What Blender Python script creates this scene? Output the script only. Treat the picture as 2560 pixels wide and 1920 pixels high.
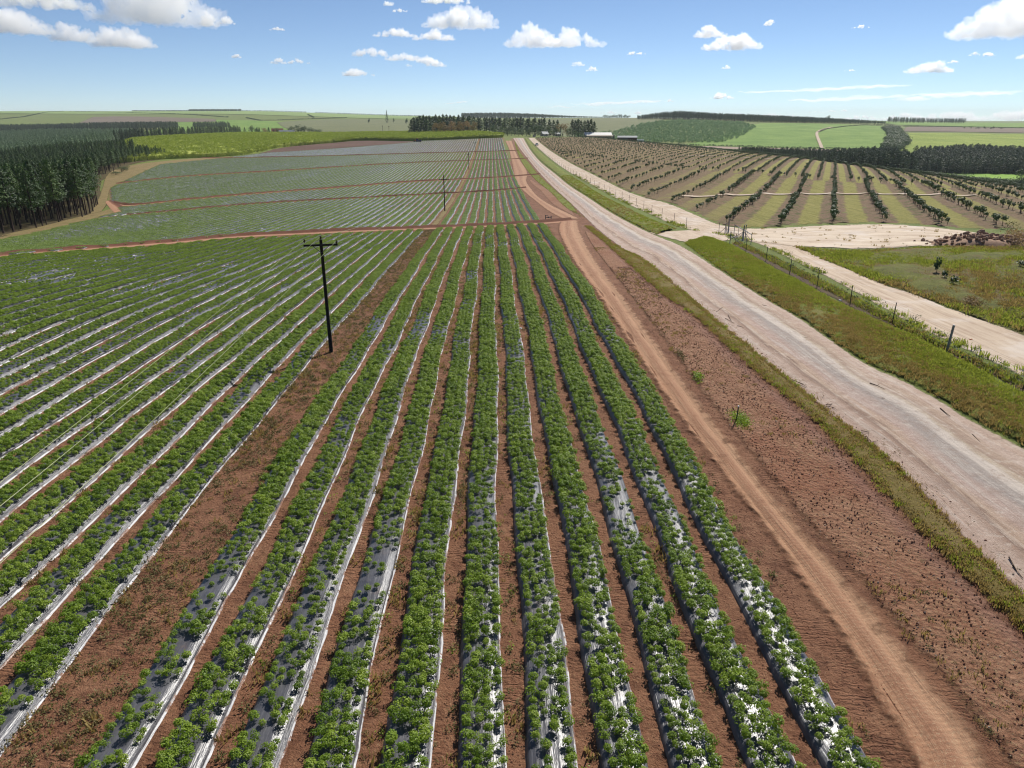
import bpy, bmesh, math, random
import numpy as np
from mathutils import Vector, Matrix, noise as mnoise

random.seed(11); RNG = np.random.default_rng(11)
scene = bpy.context.scene
for o in list(bpy.data.objects): bpy.data.objects.remove(o)

# ------------------------------------------------------------------ camera, sky, sun, exposure
PITCH = math.radians(20.45); FPX = 1774.0; CAM_Z = 14.0
SP, CP = math.sin(PITCH), math.cos(PITCH)
cam_d = bpy.data.cameras.new("camera"); cam = bpy.data.objects.new("camera", cam_d)
scene.collection.objects.link(cam); scene.camera = cam
cam.location = (0, 0, CAM_Z); cam.rotation_euler = (math.radians(90) - PITCH, 0, 0)
cam_d.sensor_width = 36.0; cam_d.lens = 36.0 * FPX / 2560.0
cam_d.clip_start = 0.1; cam_d.clip_end = 120000

SUN_EL = math.radians(43); SUN_AZ = math.radians(30)      # azimuth measured clockwise from +Y (straight ahead)
world = bpy.data.worlds.new("World"); scene.world = world; world.use_nodes = True
wn = world.node_tree; wn.nodes.clear()
sky = wn.nodes.new("ShaderNodeTexSky"); sky.sky_type = 'NISHITA'; sky.sun_disc = False
sky.sun_elevation = SUN_EL; sky.sun_rotation = SUN_AZ
sky.altitude = 900; sky.air_density = 0.6; sky.dust_density = 0.0; sky.ozone_density = 2.6
bg = wn.nodes.new("ShaderNodeBackground"); bg.inputs[1].default_value = 0.084
wo = wn.nodes.new("ShaderNodeOutputWorld")
wn.links.new(sky.outputs[0], bg.inputs[0]); wn.links.new(bg.outputs[0], wo.inputs[0])
sun_d = bpy.data.lights.new("sun", 'SUN'); sun_d.energy = 5.0; sun_d.angle = math.radians(0.53)
sun_d.color = (1.0, 0.955, 0.88)
sun = bpy.data.objects.new("sun", sun_d); scene.collection.objects.link(sun)
SUN_DIR = Vector((math.sin(SUN_AZ) * math.cos(SUN_EL), math.cos(SUN_AZ) * math.cos(SUN_EL), math.sin(SUN_EL)))
sun.rotation_euler = SUN_DIR.to_track_quat('Z', 'Y').to_euler(); sun.location = (60, 60, 90)
scene.view_settings.view_transform = 'Standard'; scene.view_settings.look = 'None'
scene.view_settings.exposure = 0.33; scene.view_settings.gamma = 1.0
scene.render.engine = 'CYCLES'
scene.cycles.max_bounces = 24; scene.cycles.diffuse_bounces = 2; scene.cycles.glossy_bounces = 2
scene.cycles.transmission_bounces = 4; scene.cycles.transparent_max_bounces = 12; scene.cycles.volume_bounces = 24
scene.cycles.use_denoising = True; scene.cycles.filter_width = 1.15
# ------------------------------------------------------------------ terrain height and pixel -> ground
# control points in plan (x, y, z): measured from bed spacing, post and pole heights
TERR = [
 (0,0,0),(-20,8,0),(20,8,0),(0,30,0),(-32,38,-.1),(30,38,0),(-60,-40,0),(60,-40,0),(0,-60,0),(-60,10,0),(60,10,.3),
 (0,46,-.2),(-1.5,68,-.8),(-3,106,-2.2),(-3.5,122,-3.2),(-4,138,-4.0),(-6,210,-6.0),(-8,300,-7.0),(-10,380,-6.2),(-13,483,-5.0),(-17,640,-1.4),
 (30,92,-1.0),(48,121,-2.5),(75,121,-2.3),(74,178,-3.8),(152,389,-5.4),(164,309,-6.9),(195,279,-10.5),(123,534,-4.2),(24,620,-1.6),
 (120,120,-4),(170,160,-8),(250,230,-19),
 (277,616,-26),(400,665,-29),(240,560,-19),(420,480,-30),(365,930,-18),(609,1550,5),(480,850,-20),(830,1330,-8),(1500,2400,0),
 (313,1555,11),(153,880,-13),(80,705,-2),(-20,730,.6),(-60,1500,5),(20,2900,20),(60,1100,-6),
 (-103,144,-8),(-115,195,-9.6),(-128,230,-10),(-158,292,-10.2),(-185,378,-8),(-175,455,-8),(-128,556,-5.5),(-326,860,-3),(-297,577,-3.2),(-202,440,-7.2),
 (-66,92,-2.6),(-100,100,-5),(-250,357,-13),(-505,720,-16),(-320,420,-14),(-1010,1450,-11),(-1330,2200,12),(-1960,3250,46),(-1080,3330,46),(-2200,3050,42),
 (-560,1500,-1),(-290,1300,1),(-520,2800,24),(-115,790,-1),(-700,1100,-8),(-400,1000,-4),
 (900,4500,14),(2500,6000,2),(-3000,6500,15),(0,6500,10),(4500,4500,-2),(-5500,4500,15),(1700,1900,-6),(650,500,-34),(900,800,-24),
]
def _uv(x, y):
    x = np.asarray(x, float); y = np.asarray(y, float)
    r = np.sqrt(x * x + y * y)
    th = np.arctan2(x, np.maximum(y, 1e-6) + 0 * x)
    back = y <= 0
    th = np.where(back, np.sign(x) * math.pi / 2, th)
    th = np.clip(th, -0.82, 0.82)
    yy = np.where(back, 0, y)
    v = np.log(np.minimum(np.sqrt(x * x * np.where(back, .3, 1) + yy * yy), 7000) + 25)
    return th * np.clip(r / 60, 0, 1) , v * 0.42
_P = np.array(TERR, float); _U, _V = _uv(_P[:, 0], _P[:, 1])
def _ker(du, dv):
    d2 = du * du + dv * dv + 1e-12
    return 0.5 * d2 * np.log(d2)
def _tps_fit(z, lam):
    n = len(z); A = np.zeros((n + 3, n + 3))
    A[:n, :n] = _ker(_U[:, None] - _U[None], _V[:, None] - _V[None]) + lam * np.eye(n)
    A[:n, n] = 1; A[:n, n + 1] = _U; A[:n, n + 2] = _V; A[n:, :n] = A[:n, n:].T
    return np.linalg.solve(A, np.r_[z, 0, 0, 0])
_W = _tps_fit(_P[:, 2], 2e-4)
def height(x, y):
    x = np.asarray(x, float); y = np.asarray(y, float); shp = np.broadcast(x, y).shape
    x = np.broadcast_to(x, shp).ravel(); y = np.broadcast_to(y, shp).ravel()
    out = np.empty(len(x)); n = len(_U)
    for s in range(0, len(x), 40000):
        u, v = _uv(x[s:s + 40000], y[s:s + 40000])
        z = _W[n] + _W[n + 1] * u + _W[n + 2] * v
        z = z + _ker(u[:, None] - _U[None], v[:, None] - _V[None]) @ _W[:n]
        r = np.hypot(x[s:s + 40000], y[s:s + 40000])
        out[s:s + 40000] = z
    return out.reshape(shp)
def ray(u, v):
    a = (np.asarray(u, float) - 1280) / FPX; b = (960 - np.asarray(v, float)) / FPX
    return a, CP + SP * b, -SP + CP * b
def ground_at(u, v, up=0.0):
    """world point where the line of sight through photo pixel (2560 x 1920) meets the ground (raised by up)"""
    u = np.atleast_1d(np.asarray(u, float)); v = np.atleast_1d(np.asarray(v, float))
    dx, dy, dz = ray(u, v)
    ds = np.geomspace(8, 6500, 420)
    X = dx[:, None] * ds; Y = dy[:, None] * ds; Z = CAM_Z + dz[:, None] * ds
    g = Z - height(X, Y) - up
    hit = g < 0
    i = np.where(hit.any(1), hit.argmax(1), len(ds) - 1); i = np.maximum(i, 1)
    lo = ds[i - 1]; hi = ds[i]
    for _ in range(18):
        m = (lo + hi) / 2
        gm = CAM_Z + dz * m - height(dx * m, dy * m) - up
        hi = np.where(gm < 0, m, hi); lo = np.where(gm < 0, lo, m)
    m = hi
    return np.stack([dx * m, dy * m, height(dx * m, dy * m)], 1)
def G(pts, up=0.0):
    p = np.array(pts, float); return ground_at(p[:, 0], p[:, 1], up)
def project(x, y, z):
    x = np.asarray(x, float); dzz = np.asarray(z, float) - CAM_Z
    dep = np.asarray(y) * CP - dzz * SP
    upc = np.asarray(y) * SP + dzz * CP
    return 1280 + FPX * x / dep, 960 - FPX * upc / dep, dep
# ------------------------------------------------------------------ helpers: colours, materials, meshes, tags
def lin(c):
    c /= 255.0
    return c / 12.92 if c <= 0.04045 else ((c + 0.055) / 1.055) ** 2.4
def C(r, g, b, k=0.62): return (lin(r) * k, lin(g) * k, lin(b) * k, 1.0)

class NT:
    def __init__(s, name):
        s.m = bpy.data.materials.new(name); s.m.use_nodes = True
        s.t = s.m.node_tree; s.t.nodes.clear()
        s.out = s.n("ShaderNodeOutputMaterial")
        s._pos = None
    def n(s, t, **kw):
        nd = s.t.nodes.new(t)
        for k, v in kw.items(): setattr(nd, k, v)
        return nd
    def l(s, a, b): s.t.links.new(a, b)
    def put(s, sock, v):
        if hasattr(v, 'is_output') or isinstance(v, bpy.types.NodeSocket): s.l(v, sock)
        else: sock.default_value = v
    def pos(s):
        if s._pos is None: s._pos = s.n("ShaderNodeNewGeometry").outputs['Position']
        return s._pos
    def attr(s, name): return s.n("ShaderNodeAttribute", attribute_name=name).outputs['Fac']
    def mapped(s, scale=(1, 1, 1), rz=0.0, vec=None):
        mp = s.n("ShaderNodeMapping"); s.l(vec or s.pos(), mp.inputs[0])
        mp.inputs['Scale'].default_value = scale; mp.inputs['Rotation'].default_value = (0, 0, rz)
        return mp.outputs[0]
    def noise(s, scale, detail=4, rough=0.6, vec=None, dist=0.0, off=0.0):
        nd = s.n("ShaderNodeTexNoise"); v = vec or s.pos()
        if off:
            ad = s.n("ShaderNodeVectorMath", operation='ADD'); s.l(v, ad.inputs[0]); ad.inputs[1].default_value = (off, off * .7, off * .3); v = ad.outputs[0]
        s.l(v, nd.inputs['Vector'])
        nd.inputs['Scale'].default_value = scale; nd.inputs['Detail'].default_value = detail
        nd.inputs['Roughness'].default_value = rough; nd.inputs['Distortion'].default_value = dist
        return nd.outputs[0]
    def vor(s, scale, vec=None, feature='F1'):
        nd = s.n("ShaderNodeTexVoronoi", feature=feature); s.l(vec or s.pos(), nd.inputs['Vector']); nd.inputs['Scale'].default_value = scale
        return nd.outputs['Distance']
    def math(s, op, a, b=0.0, c=None, clamp=False):
        nd = s.n("ShaderNodeMath", operation=op, use_clamp=clamp)
        s.put(nd.inputs[0], a); s.put(nd.inputs[1], b)
        if c is not None: s.put(nd.inputs[2], c)
        return nd.outputs[0]
    def step(s, f, lo, hi):
        nd = s.n("ShaderNodeMapRange", interpolation_type='SMOOTHSTEP'); s.put(nd.inputs[0], f)
        nd.inputs[1].default_value = lo; nd.inputs[2].default_value = hi
        return nd.outputs[0]
    def ramp(s, f, stops, interp='LINEAR'):
        nd = s.n("ShaderNodeValToRGB"); s.put(nd.inputs[0], f); cr = nd.color_ramp; cr.interpolation = interp
        while len(cr.elements) < len(stops): cr.elements.new(0.5)
        for e, (p, c) in zip(cr.elements, stops): e.position = p; e.color = c
        return nd.outputs[0]
    def mix(s, f, a, b, blend='MIX'):
        nd = s.n("ShaderNodeMix", data_type='RGBA', blend_type=blend); s.put(nd.inputs[0], f)
        s.put(nd.inputs[6], a); s.put(nd.inputs[7], b)
        return nd.outputs[2]
    def bump(s, h, strength=0.5, dist=0.05, normal=None):
        nd = s.n("ShaderNodeBump"); s.put(nd.inputs['Height'], h); nd.inputs['Strength'].default_value = strength
        nd.inputs['Distance'].default_value = dist
        if normal: s.l(normal, nd.inputs['Normal'])
        return nd.outputs[0]
    def bsdf(s, col, rough=0.9, normal=None, spec=0.2, metal=0.0):
        b = s.n("ShaderNodeBsdfPrincipled"); s.put(b.inputs['Base Color'], col); s.put(b.inputs['Roughness'], rough)
        b.inputs['Specular IOR Level'].default_value = spec; b.inputs['Metallic'].default_value = metal
        if normal: s.l(normal, b.inputs['Normal'])
        return b.outputs[0]
    def done(s, sh, alpha=None):
        if alpha is not None:
            tr = s.n("ShaderNodeBsdfTransparent"); mx = s.n("ShaderNodeMixShader")
            s.put(mx.inputs[0], alpha); s.l(tr.outputs[0], mx.inputs[1]); s.l(sh, mx.inputs[2]); sh = mx.outputs[0]
        s.l(sh, s.out.inputs[0]); return s.m

def simple(name, c, rough=0.7, spec=0.3, metal=0.0, var=0.15, scale=3.0, bump=0.1, bdist=0.02):
    t = NT(name); f = t.noise(scale, 5, .65)
    d = tuple(x * (1 - var) for x in c[:3]) + (1,); u = tuple(min(1, x * (1 + var)) for x in c[:3]) + (1,)
    col = t.ramp(f, [(.3, d), (.7, u)])
    return t.done(t.bsdf(col, rough, t.bump(t.noise(scale * 6, 3), bump, bdist), spec, metal))

def ragged(t, amp=0.6, scale=1.1, soft=0.25):
    """alpha of a ground sheet: ragged border that follows the distance to its own edge"""
    e = t.attr('edge')
    n1 = t.noise(scale, 5, .7)
    n2 = t.math('MULTIPLY', t.math('SUBTRACT', n1, 0.5), amp * 3)
    return t.step(t.math('ADD', t.math('SUBTRACT', e, amp * .55), n2), -soft, soft)

# ---- object plumbing
def tag(o, label=None, cat=None, group=None, kind=None):
    if label: o['label'] = label
    if cat: o['category'] = cat
    if group: o['group'] = group
    if kind: o['kind'] = kind
    return o
def link(o): scene.collection.objects.link(o); return o
def empty(name, loc, rz=0.0, sc=1.0):
    o = bpy.data.objects.new(name, None); o.empty_display_size = .3; o.location = loc; o.rotation_euler = (0, 0, rz); o.scale = (sc,) * 3
    return link(o)
def mesh_from(name, V, F, mats=(), fm=None, attrs=None, smooth=False):
    me = bpy.data.meshes.new(name)
    V = np.asarray(V, np.float32)
    me.from_pydata(V.tolist() if not isinstance(V, list) else V, [], F if isinstance(F, list) else F.tolist())
    for m in mats: me.materials.append(m)
    if fm is not None: me.polygons.foreach_set('material_index', np.asarray(fm, np.int32))
    for k, a in (attrs or {}).items():
        at = me.attributes.new(k, 'FLOAT', 'POINT'); at.data.foreach_set('value', np.asarray(a, np.float32).ravel())
    if smooth: me.polygons.foreach_set('use_smooth', np.ones(len(me.polygons), bool))
    me.update(); return me
def grid_faces(n, m, keep=None):
    i, j = np.meshgrid(np.arange(n - 1), np.arange(m - 1), indexing='ij')
    a = i * m + j
    F = np.stack([a, a + 1, a + m + 1, a + m], -1).reshape(-1, 4)
    return F if keep is None else F[keep.ravel()]
def mesh_obj(name, me, parent=None):
    o = bpy.data.objects.new(name, me)
    if parent is not None: o.parent = parent
    return link(o)
def ordn(n):
    w = 'first second third fourth fifth sixth seventh eighth ninth tenth eleventh twelfth thirteenth fourteenth fifteenth sixteenth seventeenth eighteenth nineteenth twentieth'.split()
    if n <= 20: return w[n - 1]
    return f"{n}{'th' if 10 <= n % 100 <= 20 else {1:'st',2:'nd',3:'rd'}.get(n % 10,'th')}"

class MB:
    """collects boxes, tubes and loose faces into one mesh"""
    def __init__(s): s.V = []; s.F = []; s.M = []
    def add(s, V, F, mi=0):
        b = len(s.V); s.V += [tuple(v) for v in V]; s.F += [tuple(b + i for i in f) for f in F]; s.M += [mi] * len(F); return s
    def box(s, c, d, rz=0.0, mi=0, taper=1.0, R=None):
        M = R if R is not None else Matrix.Rotation(rz, 3, 'Z')
        P = []
        for z in (-1, 1):
            k = taper if z > 0 else 1
            for x, y in ((-1, -1), (1, -1), (1, 1), (-1, 1)):
                P.append(Vector(c) + M @ Vector((x * d[0] / 2 * k, y * d[1] / 2 * k, z * d[2] / 2)))
        return s.add(P, [(3, 2, 1, 0), (4, 5, 6, 7), (0, 1, 5, 4), (1, 2, 6, 5), (2, 3, 7, 6), (3, 0, 4, 7)], mi)
    def tube(s, pts, rad, n=6, mi=0, cap=True):
        pts = [Vector(p) for p in pts]
        if not hasattr(rad, '__len__'): rad = [rad] * len(pts)
        rings = []; ref = Vector((0, 0, 1))
        for i, p in enumerate(pts):
            d = (pts[min(i + 1, len(pts) - 1)] - pts[max(i - 1, 0)]).normalized()
            r = ref if abs(d.dot(ref)) < .95 else Vector((1, 0, 0))
            u = d.cross(r).normalized(); w = d.cross(u)
            rings.append([p + (u * math.cos(2 * math.pi * k / n) + w * math.sin(2 * math.pi * k / n)) * rad[i] for k in range(n)])
        V = [v for r in rings for v in r]; F = []
        for i in range(len(pts) - 1):
            for k in range(n):
                F.append((i * n + k, i * n + (k + 1) % n, (i + 1) * n + (k + 1) % n, (i + 1) * n + k))
        if cap: F += [tuple(range(n)), tuple(range((len(pts) - 1) * n, len(pts) * n))[::-1]]
        return s.add(V, F, mi)
    def mesh(s, name, mats, smooth=False): return mesh_from(name, s.V, s.F, mats if isinstance(mats, (list, tuple)) else [mats], s.M, smooth=smooth)
    def build(s, name, mats, parent=None, smooth=False): return mesh_obj(name, s.mesh(name, mats, smooth), parent)

def rock_mesh(name, r, mat, seed, flat=.65, sub=2):
    bm = bmesh.new(); bmesh.ops.create_icosphere(bm, subdivisions=sub, radius=1)
    rr = random.Random(seed); off = Vector((rr.uniform(-50, 50),) * 3)
    sx, sy = rr.uniform(.75, 1.3), rr.uniform(.6, 1.0)
    cuts = [(Vector((rr.gauss(0, 1), rr.gauss(0, 1), rr.gauss(0, .7))).normalized(), rr.uniform(.55, .85)) for _ in range(7)]
    for v in bm.verts:
        p = v.co.copy()
        for nn, d in cuts:
            k = p.dot(nn) - d
            if k > 0: p -= nn * k * .9
        p *= 1 + .16 * mnoise.noise(p * 2.2 + off)
        v.co = Vector((p.x * sx, p.y * sy, p.z * flat)) * r
    me = bpy.data.meshes.new(name); bm.to_mesh(me); bm.free(); me.materials.append(mat); return me

# ---- scattering as one object (geometry nodes instances of prototypes that are not in the scene)
def scatter(name, pts, rot, scl, idx, protos, label, cat):
    pts = np.asarray(pts, float); n = len(pts)
    me = bpy.data.meshes.new(name); me.vertices.add(n); me.vertices.foreach_set('co', pts.astype(np.float32).ravel())
    a = me.attributes.new('rot', 'FLOAT_VECTOR', 'POINT'); a.data.foreach_set('vector', np.asarray(rot, np.float32).ravel())
    a = me.attributes.new('scl', 'FLOAT_VECTOR', 'POINT'); a.data.foreach_set('vector', np.asarray(scl, np.float32).ravel())
    a = me.attributes.new('pick', 'INT', 'POINT'); a.data.foreach_set('value', np.asarray(idx, np.int32))
    o = mesh_obj(name, me); tag(o, label, cat, kind='stuff')
    col = bpy.data.collections.new(name + '_prototypes')
    for k, p in enumerate(protos):
        po = bpy.data.objects.new(f'{name}_prototype_{k:02d}', p); col.objects.link(po)
    ng = bpy.data.node_groups.new(name + '_scatter', 'GeometryNodeTree')
    ng.interface.new_socket('Geometry', in_out='INPUT', socket_type='NodeSocketGeometry')
    ng.interface.new_socket('Geometry', in_out='OUTPUT', socket_type='NodeSocketGeometry')
    N = ng.nodes; L = ng.links
    gi = N.new('NodeGroupInput'); go = N.new('NodeGroupOutput')
    m2p = N.new('GeometryNodeMeshToPoints'); ip = N.new('GeometryNodeInstanceOnPoints'); ci = N.new('GeometryNodeCollectionInfo')
    ci.inputs['Collection'].default_value = col; ci.inputs['Separate Children'].default_value = True; ci.inputs['Reset Children'].default_value = True
    def na(nm, t):
        x = N.new('GeometryNodeInputNamedAttribute'); x.data_type = t; x.inputs[0].default_value = nm; return x.outputs[0]
    L.new(gi.outputs[0], m2p.inputs[0]); L.new(m2p.outputs[0], ip.inputs['Points']); L.new(ci.outputs[0], ip.inputs['Instance'])
    ip.inputs['Pick Instance'].default_value = True; L.new(na('pick', 'INT'), ip.inputs['Instance Index'])
    e2r = N.new('FunctionNodeEulerToRotation'); L.new(na('rot', 'FLOAT_VECTOR'), e2r.inputs[0]); L.new(e2r.outputs[0], ip.inputs['Rotation'])
    L.new(na('scl', 'FLOAT_VECTOR'), ip.inputs['Scale']); L.new(ip.outputs[0], go.inputs[0])
    md = o.modifiers.new('scatter', 'NODES'); md.node_group = ng
    return o
def rots(n, tilt=0.0):
    r = np.zeros((n, 3)); r[:, 2] = RNG.uniform(0, 6.283, n)
    if tilt: r[:, :2] = RNG.normal(0, tilt, (n, 2))
    return r
def scl3(s): s = np.asarray(s); return np.repeat(s[:, None], 3, 1)

# ---- plan polylines and draped sheets
def smooth_line(p, k=2):
    p = np.asarray(p, float)
    for _ in range(k):
        q = np.empty((2 * len(p), p.shape[1])); q[0] = p[0]; q[-1] = p[-1]
        q[1:-1:2] = .75 * p[:-1] + .25 * p[1:]; q[2::2] = .25 * p[:-1] + .75 * p[1:]
        p = q
    return p
def resample(p, n=None, step=None):
    p = np.asarray(p, float); s = np.r_[0, np.cumsum(np.hypot(*(p[1:, :2] - p[:-1, :2]).T))]
    if n is None: n = max(2, int(s[-1] / step) + 1)
    t = np.linspace(0, s[-1], n) if np.isscalar(n) else n
    return np.stack([np.interp(t, s, p[:, k]) for k in range(p.shape[1])], 1), s[-1]
def logsample(p, rel=0.012, mn=0.35):
    """resample with a step that grows with distance from the viewpoint"""
    q, L = resample(p, 1500); s = np.linspace(0, L, 1500); out = [0.0]
    while out[-1] < L:
        k = min(1499, int(out[-1] / L * 1499)); out.append(out[-1] + max(mn, rel * math.hypot(q[k, 0], q[k, 1])))
    out[-1] = L; out = np.array(out) / L
    return out
def frac(p, t):
    p = np.asarray(p, float); s = np.r_[0, np.cumsum(np.hypot(*(p[1:, :2] - p[:-1, :2]).T))]; s /= s[-1]
    return np.stack([np.interp(t, s, p[:, k]) for k in range(2)], 1)
class Strip:
    """ground sheet between two plan lines; keeps its grid so things can be scattered on it"""
    def __init__(s, L, R, nu=8, rel=.012, mn=.35, px=True, sm=2):
        L = G(L)[:, :2] if px else np.asarray(L, float); R = G(R)[:, :2] if px else np.asarray(R, float)
        if sm: L = smooth_line(L, sm); R = smooth_line(R, sm)
        t = logsample((frac(L, np.linspace(0, 1, 60)) + frac(R, np.linspace(0, 1, 60))) / 2, rel, mn)
        a = frac(L, t); b = frac(R, t); w = np.linspace(0, 1, nu)
        s.P = a[:, None] * (1 - w)[None, :, None] + b[:, None] * w[None, :, None]
        s.n, s.m = len(t), nu
        wid = np.hypot(*(a - b).T)
        mid = (a + b) / 2; al = np.r_[0, np.cumsum(np.hypot(*(mid[1:] - mid[:-1]).T))]
        s.ac = np.broadcast_to(w, (s.n, nu)); s.al = np.broadcast_to(al[:, None], (s.n, nu))
        s.edge = np.minimum(s.ac, 1 - s.ac) * wid[:, None]
        s.wid = wid; s.len = al[-1]
        s.endd = np.minimum(s.al, al[-1] - s.al)
    def build(s, name, mat, off=.03, relief=None, ends=False, label=None, cat=None, kind='structure'):
        X, Y = s.P[..., 0], s.P[..., 1]; r = np.hypot(X, Y)
        Z = height(X, Y) + off * (.55 + r / 500 + (r / 1500) ** 2)
        if relief is not None: Z = Z + relief(X, Y, s.ac, s.edge)
        e = np.minimum(s.edge, s.endd) if ends else s.edge
        me = mesh_from(name, np.stack([X, Y, Z], -1).reshape(-1, 3), grid_faces(s.n, s.m), [mat], attrs={'edge': e, 'ac': s.ac, 'al': s.al}, smooth=True)
        if me.polygons[0].normal.z < 0: me.flip_normals()
        o = mesh_obj(name, me); tag(o, label, cat, kind=kind); return o
    def sample(s, n, lo=0.0, hi=1.0, t0=0.0, t1=1.0):
        A = np.hypot(*(s.P[1:, 0] - s.P[:-1, 0]).T) * s.wid[1:]
        c = np.cumsum(A); q = RNG.uniform(c[-1] * t0, c[-1] * t1, n); i = np.searchsorted(c, q).clip(0, s.n - 2)
        f = RNG.random(n); w = lo + (hi - lo) * RNG.random(n)
        k = w * (s.m - 1); j = np.floor(k).astype(int).clip(0, s.m - 2); g = k - j
        A0 = s.P[i, j] * (1 - g)[:, None] + s.P[i, j + 1] * g[:, None]; A1 = s.P[i + 1, j] * (1 - g)[:, None] + s.P[i + 1, j + 1] * g[:, None]
        p = A0 * (1 - f)[:, None] + A1 * f[:, None]
        return np.c_[p, height(p[:, 0], p[:, 1])], w
def inside(poly, x, y):
    poly = np.asarray(poly, float); x = np.asarray(x, float); y = np.asarray(y, float); c = np.zeros(x.shape, bool); n = len(poly)
    for i in range(n):
        x0, y0 = poly[i][:2]; x1, y1 = poly[(i + 1) % n][:2]
        k = (y0 > y) != (y1 > y)
        c ^= k & (x < (x1 - x0) * (y - y0) / (y1 - y0 + 1e-12) + x0)
    return c
def in_view(p, mu=90, mv=90):
    u, v, d = project(p[:, 0], p[:, 1], p[:, 2]); return (d > 1) & (u > -mu) & (u < 2560 + mu) & (v < 1920 + mv) & (v > -mv)
def vnoise(x, y, seed=0, s=1.0):
    """cheap smooth noise in about -1..1"""
    r = np.random.default_rng(seed); out = 0
    for k in range(6):
        a = r.uniform(0, 6.28); f = s * r.uniform(.6, 1.9); out = out + np.sin((np.cos(a) * x + np.sin(a) * y) * f + r.uniform(0, 6.28))
    return out / 3.2
# ------------------------------------------------------------------ materials
def m_ground():
    t = NT('ground_soil_and_grass')
    big = t.noise(.05, 4); mid = t.noise(.7, 6, .7); fine = t.noise(7, 6, .75)
    soil = t.ramp(t.math('ADD', t.math('MULTIPLY', mid, .55), t.math('MULTIPLY', fine, .45)),
                  [(.30, C(100, 64, 46)), (.46, C(148, 102, 76)), (.60, C(172, 126, 96)), (.78, C(208, 166, 132))])
    soil = t.mix(t.math('MULTIPLY', t.step(big, .4, .7), .45), soil, C(152, 112, 88), 'MIX')
    g1 = t.ramp(t.noise(.012, 5, .6), [(.35, C(104, 124, 58)), (.5, C(124, 140, 62)), (.65, C(112, 118, 66))])
    grass = t.mix(t.step(t.noise(.35, 5, .7), .3, .75), g1, C(140, 150, 78))
    col = t.mix(t.attr('soil'), grass, soil)
    sl = t.attr('soil')
    straw = t.math('MULTIPLY', t.math('MULTIPLY', t.step(t.noise(21, 4, .85, vec=t.mapped((1, .45, 1), .5)), .585, .64), t.step(t.noise(.6, 4, .7, off=71), .38, .6)), sl)
    col = t.mix(t.math('MULTIPLY', straw, .7), col, C(214, 182, 140))
    damp = t.math('MULTIPLY', t.math('MULTIPLY', t.step(t.noise(.9, 5, .75, off=23), .5, .62), .5), sl)
    col = t.mix(damp, col, C(96, 60, 44))
    wv = t.n("ShaderNodeTexWave", wave_type='BANDS', bands_direction='Y'); t.l(t.mapped((.55, 1, 1), .12), wv.inputs[0]); wv.inputs['Scale'].default_value = 1.9; wv.inputs['Distortion'].default_value = 9.0; wv.inputs['Detail'].default_value = 3; wv.inputs['Detail Scale'].default_value = 2.2
    tread = t.math('MULTIPLY', wv.outputs['Fac'], t.math('MULTIPLY', t.step(t.noise(.45, 3, .6, off=90), .46, .64), .24))
    col = t.mix(t.math('MULTIPLY', t.math('MULTIPLY', tread, .5), sl), col, C(104, 66, 48))
    h = t.math('ADD', t.math('ADD', t.math('MULTIPLY', t.noise(3.2, 5, .7), 1.0), t.math('MULTIPLY', t.noise(14, 4, .75), .55)), tread)
    return t.done(t.bsdf(col, .95, t.bump(h, 1.0, .13)))
def m_plough():
    t = NT('ploughed_soil')
    mid = t.noise(1.6, 6, .75); fine = t.noise(9, 6, .8); big = t.noise(.12, 3)
    col = t.ramp(t.math('ADD', t.math('MULTIPLY', mid, .5), t.math('MULTIPLY', fine, .5)),
                 [(.30, C(116, 76, 56)), (.45, C(166, 118, 90)), (.58, C(192, 146, 116)), (.75, C(226, 188, 154))])
    straw = t.step(t.noise(8, 5, .8, off=31), .53, .62)
    col = t.mix(t.math('MULTIPLY', straw, .6), col, C(196, 170, 126))
    col = t.mix(t.math('MULTIPLY', t.step(big, .5, .65), .35), col, C(150, 84, 56))
    col = t.mix(t.math('MULTIPLY', t.step(t.attr('ac'), .68, .93), .5), col, C(160, 120, 108))
    h = t.math('ADD', t.math('ADD', t.noise(2.2, 6, .75), t.math('MULTIPLY', t.noise(8, 5, .8), .6)), t.math('MULTIPLY', t.vor(5.5), .5))
    return t.done(t.bsdf(col, .95, t.bump(h, 1.0, .17)), ragged(t, .35, 1.6))
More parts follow.
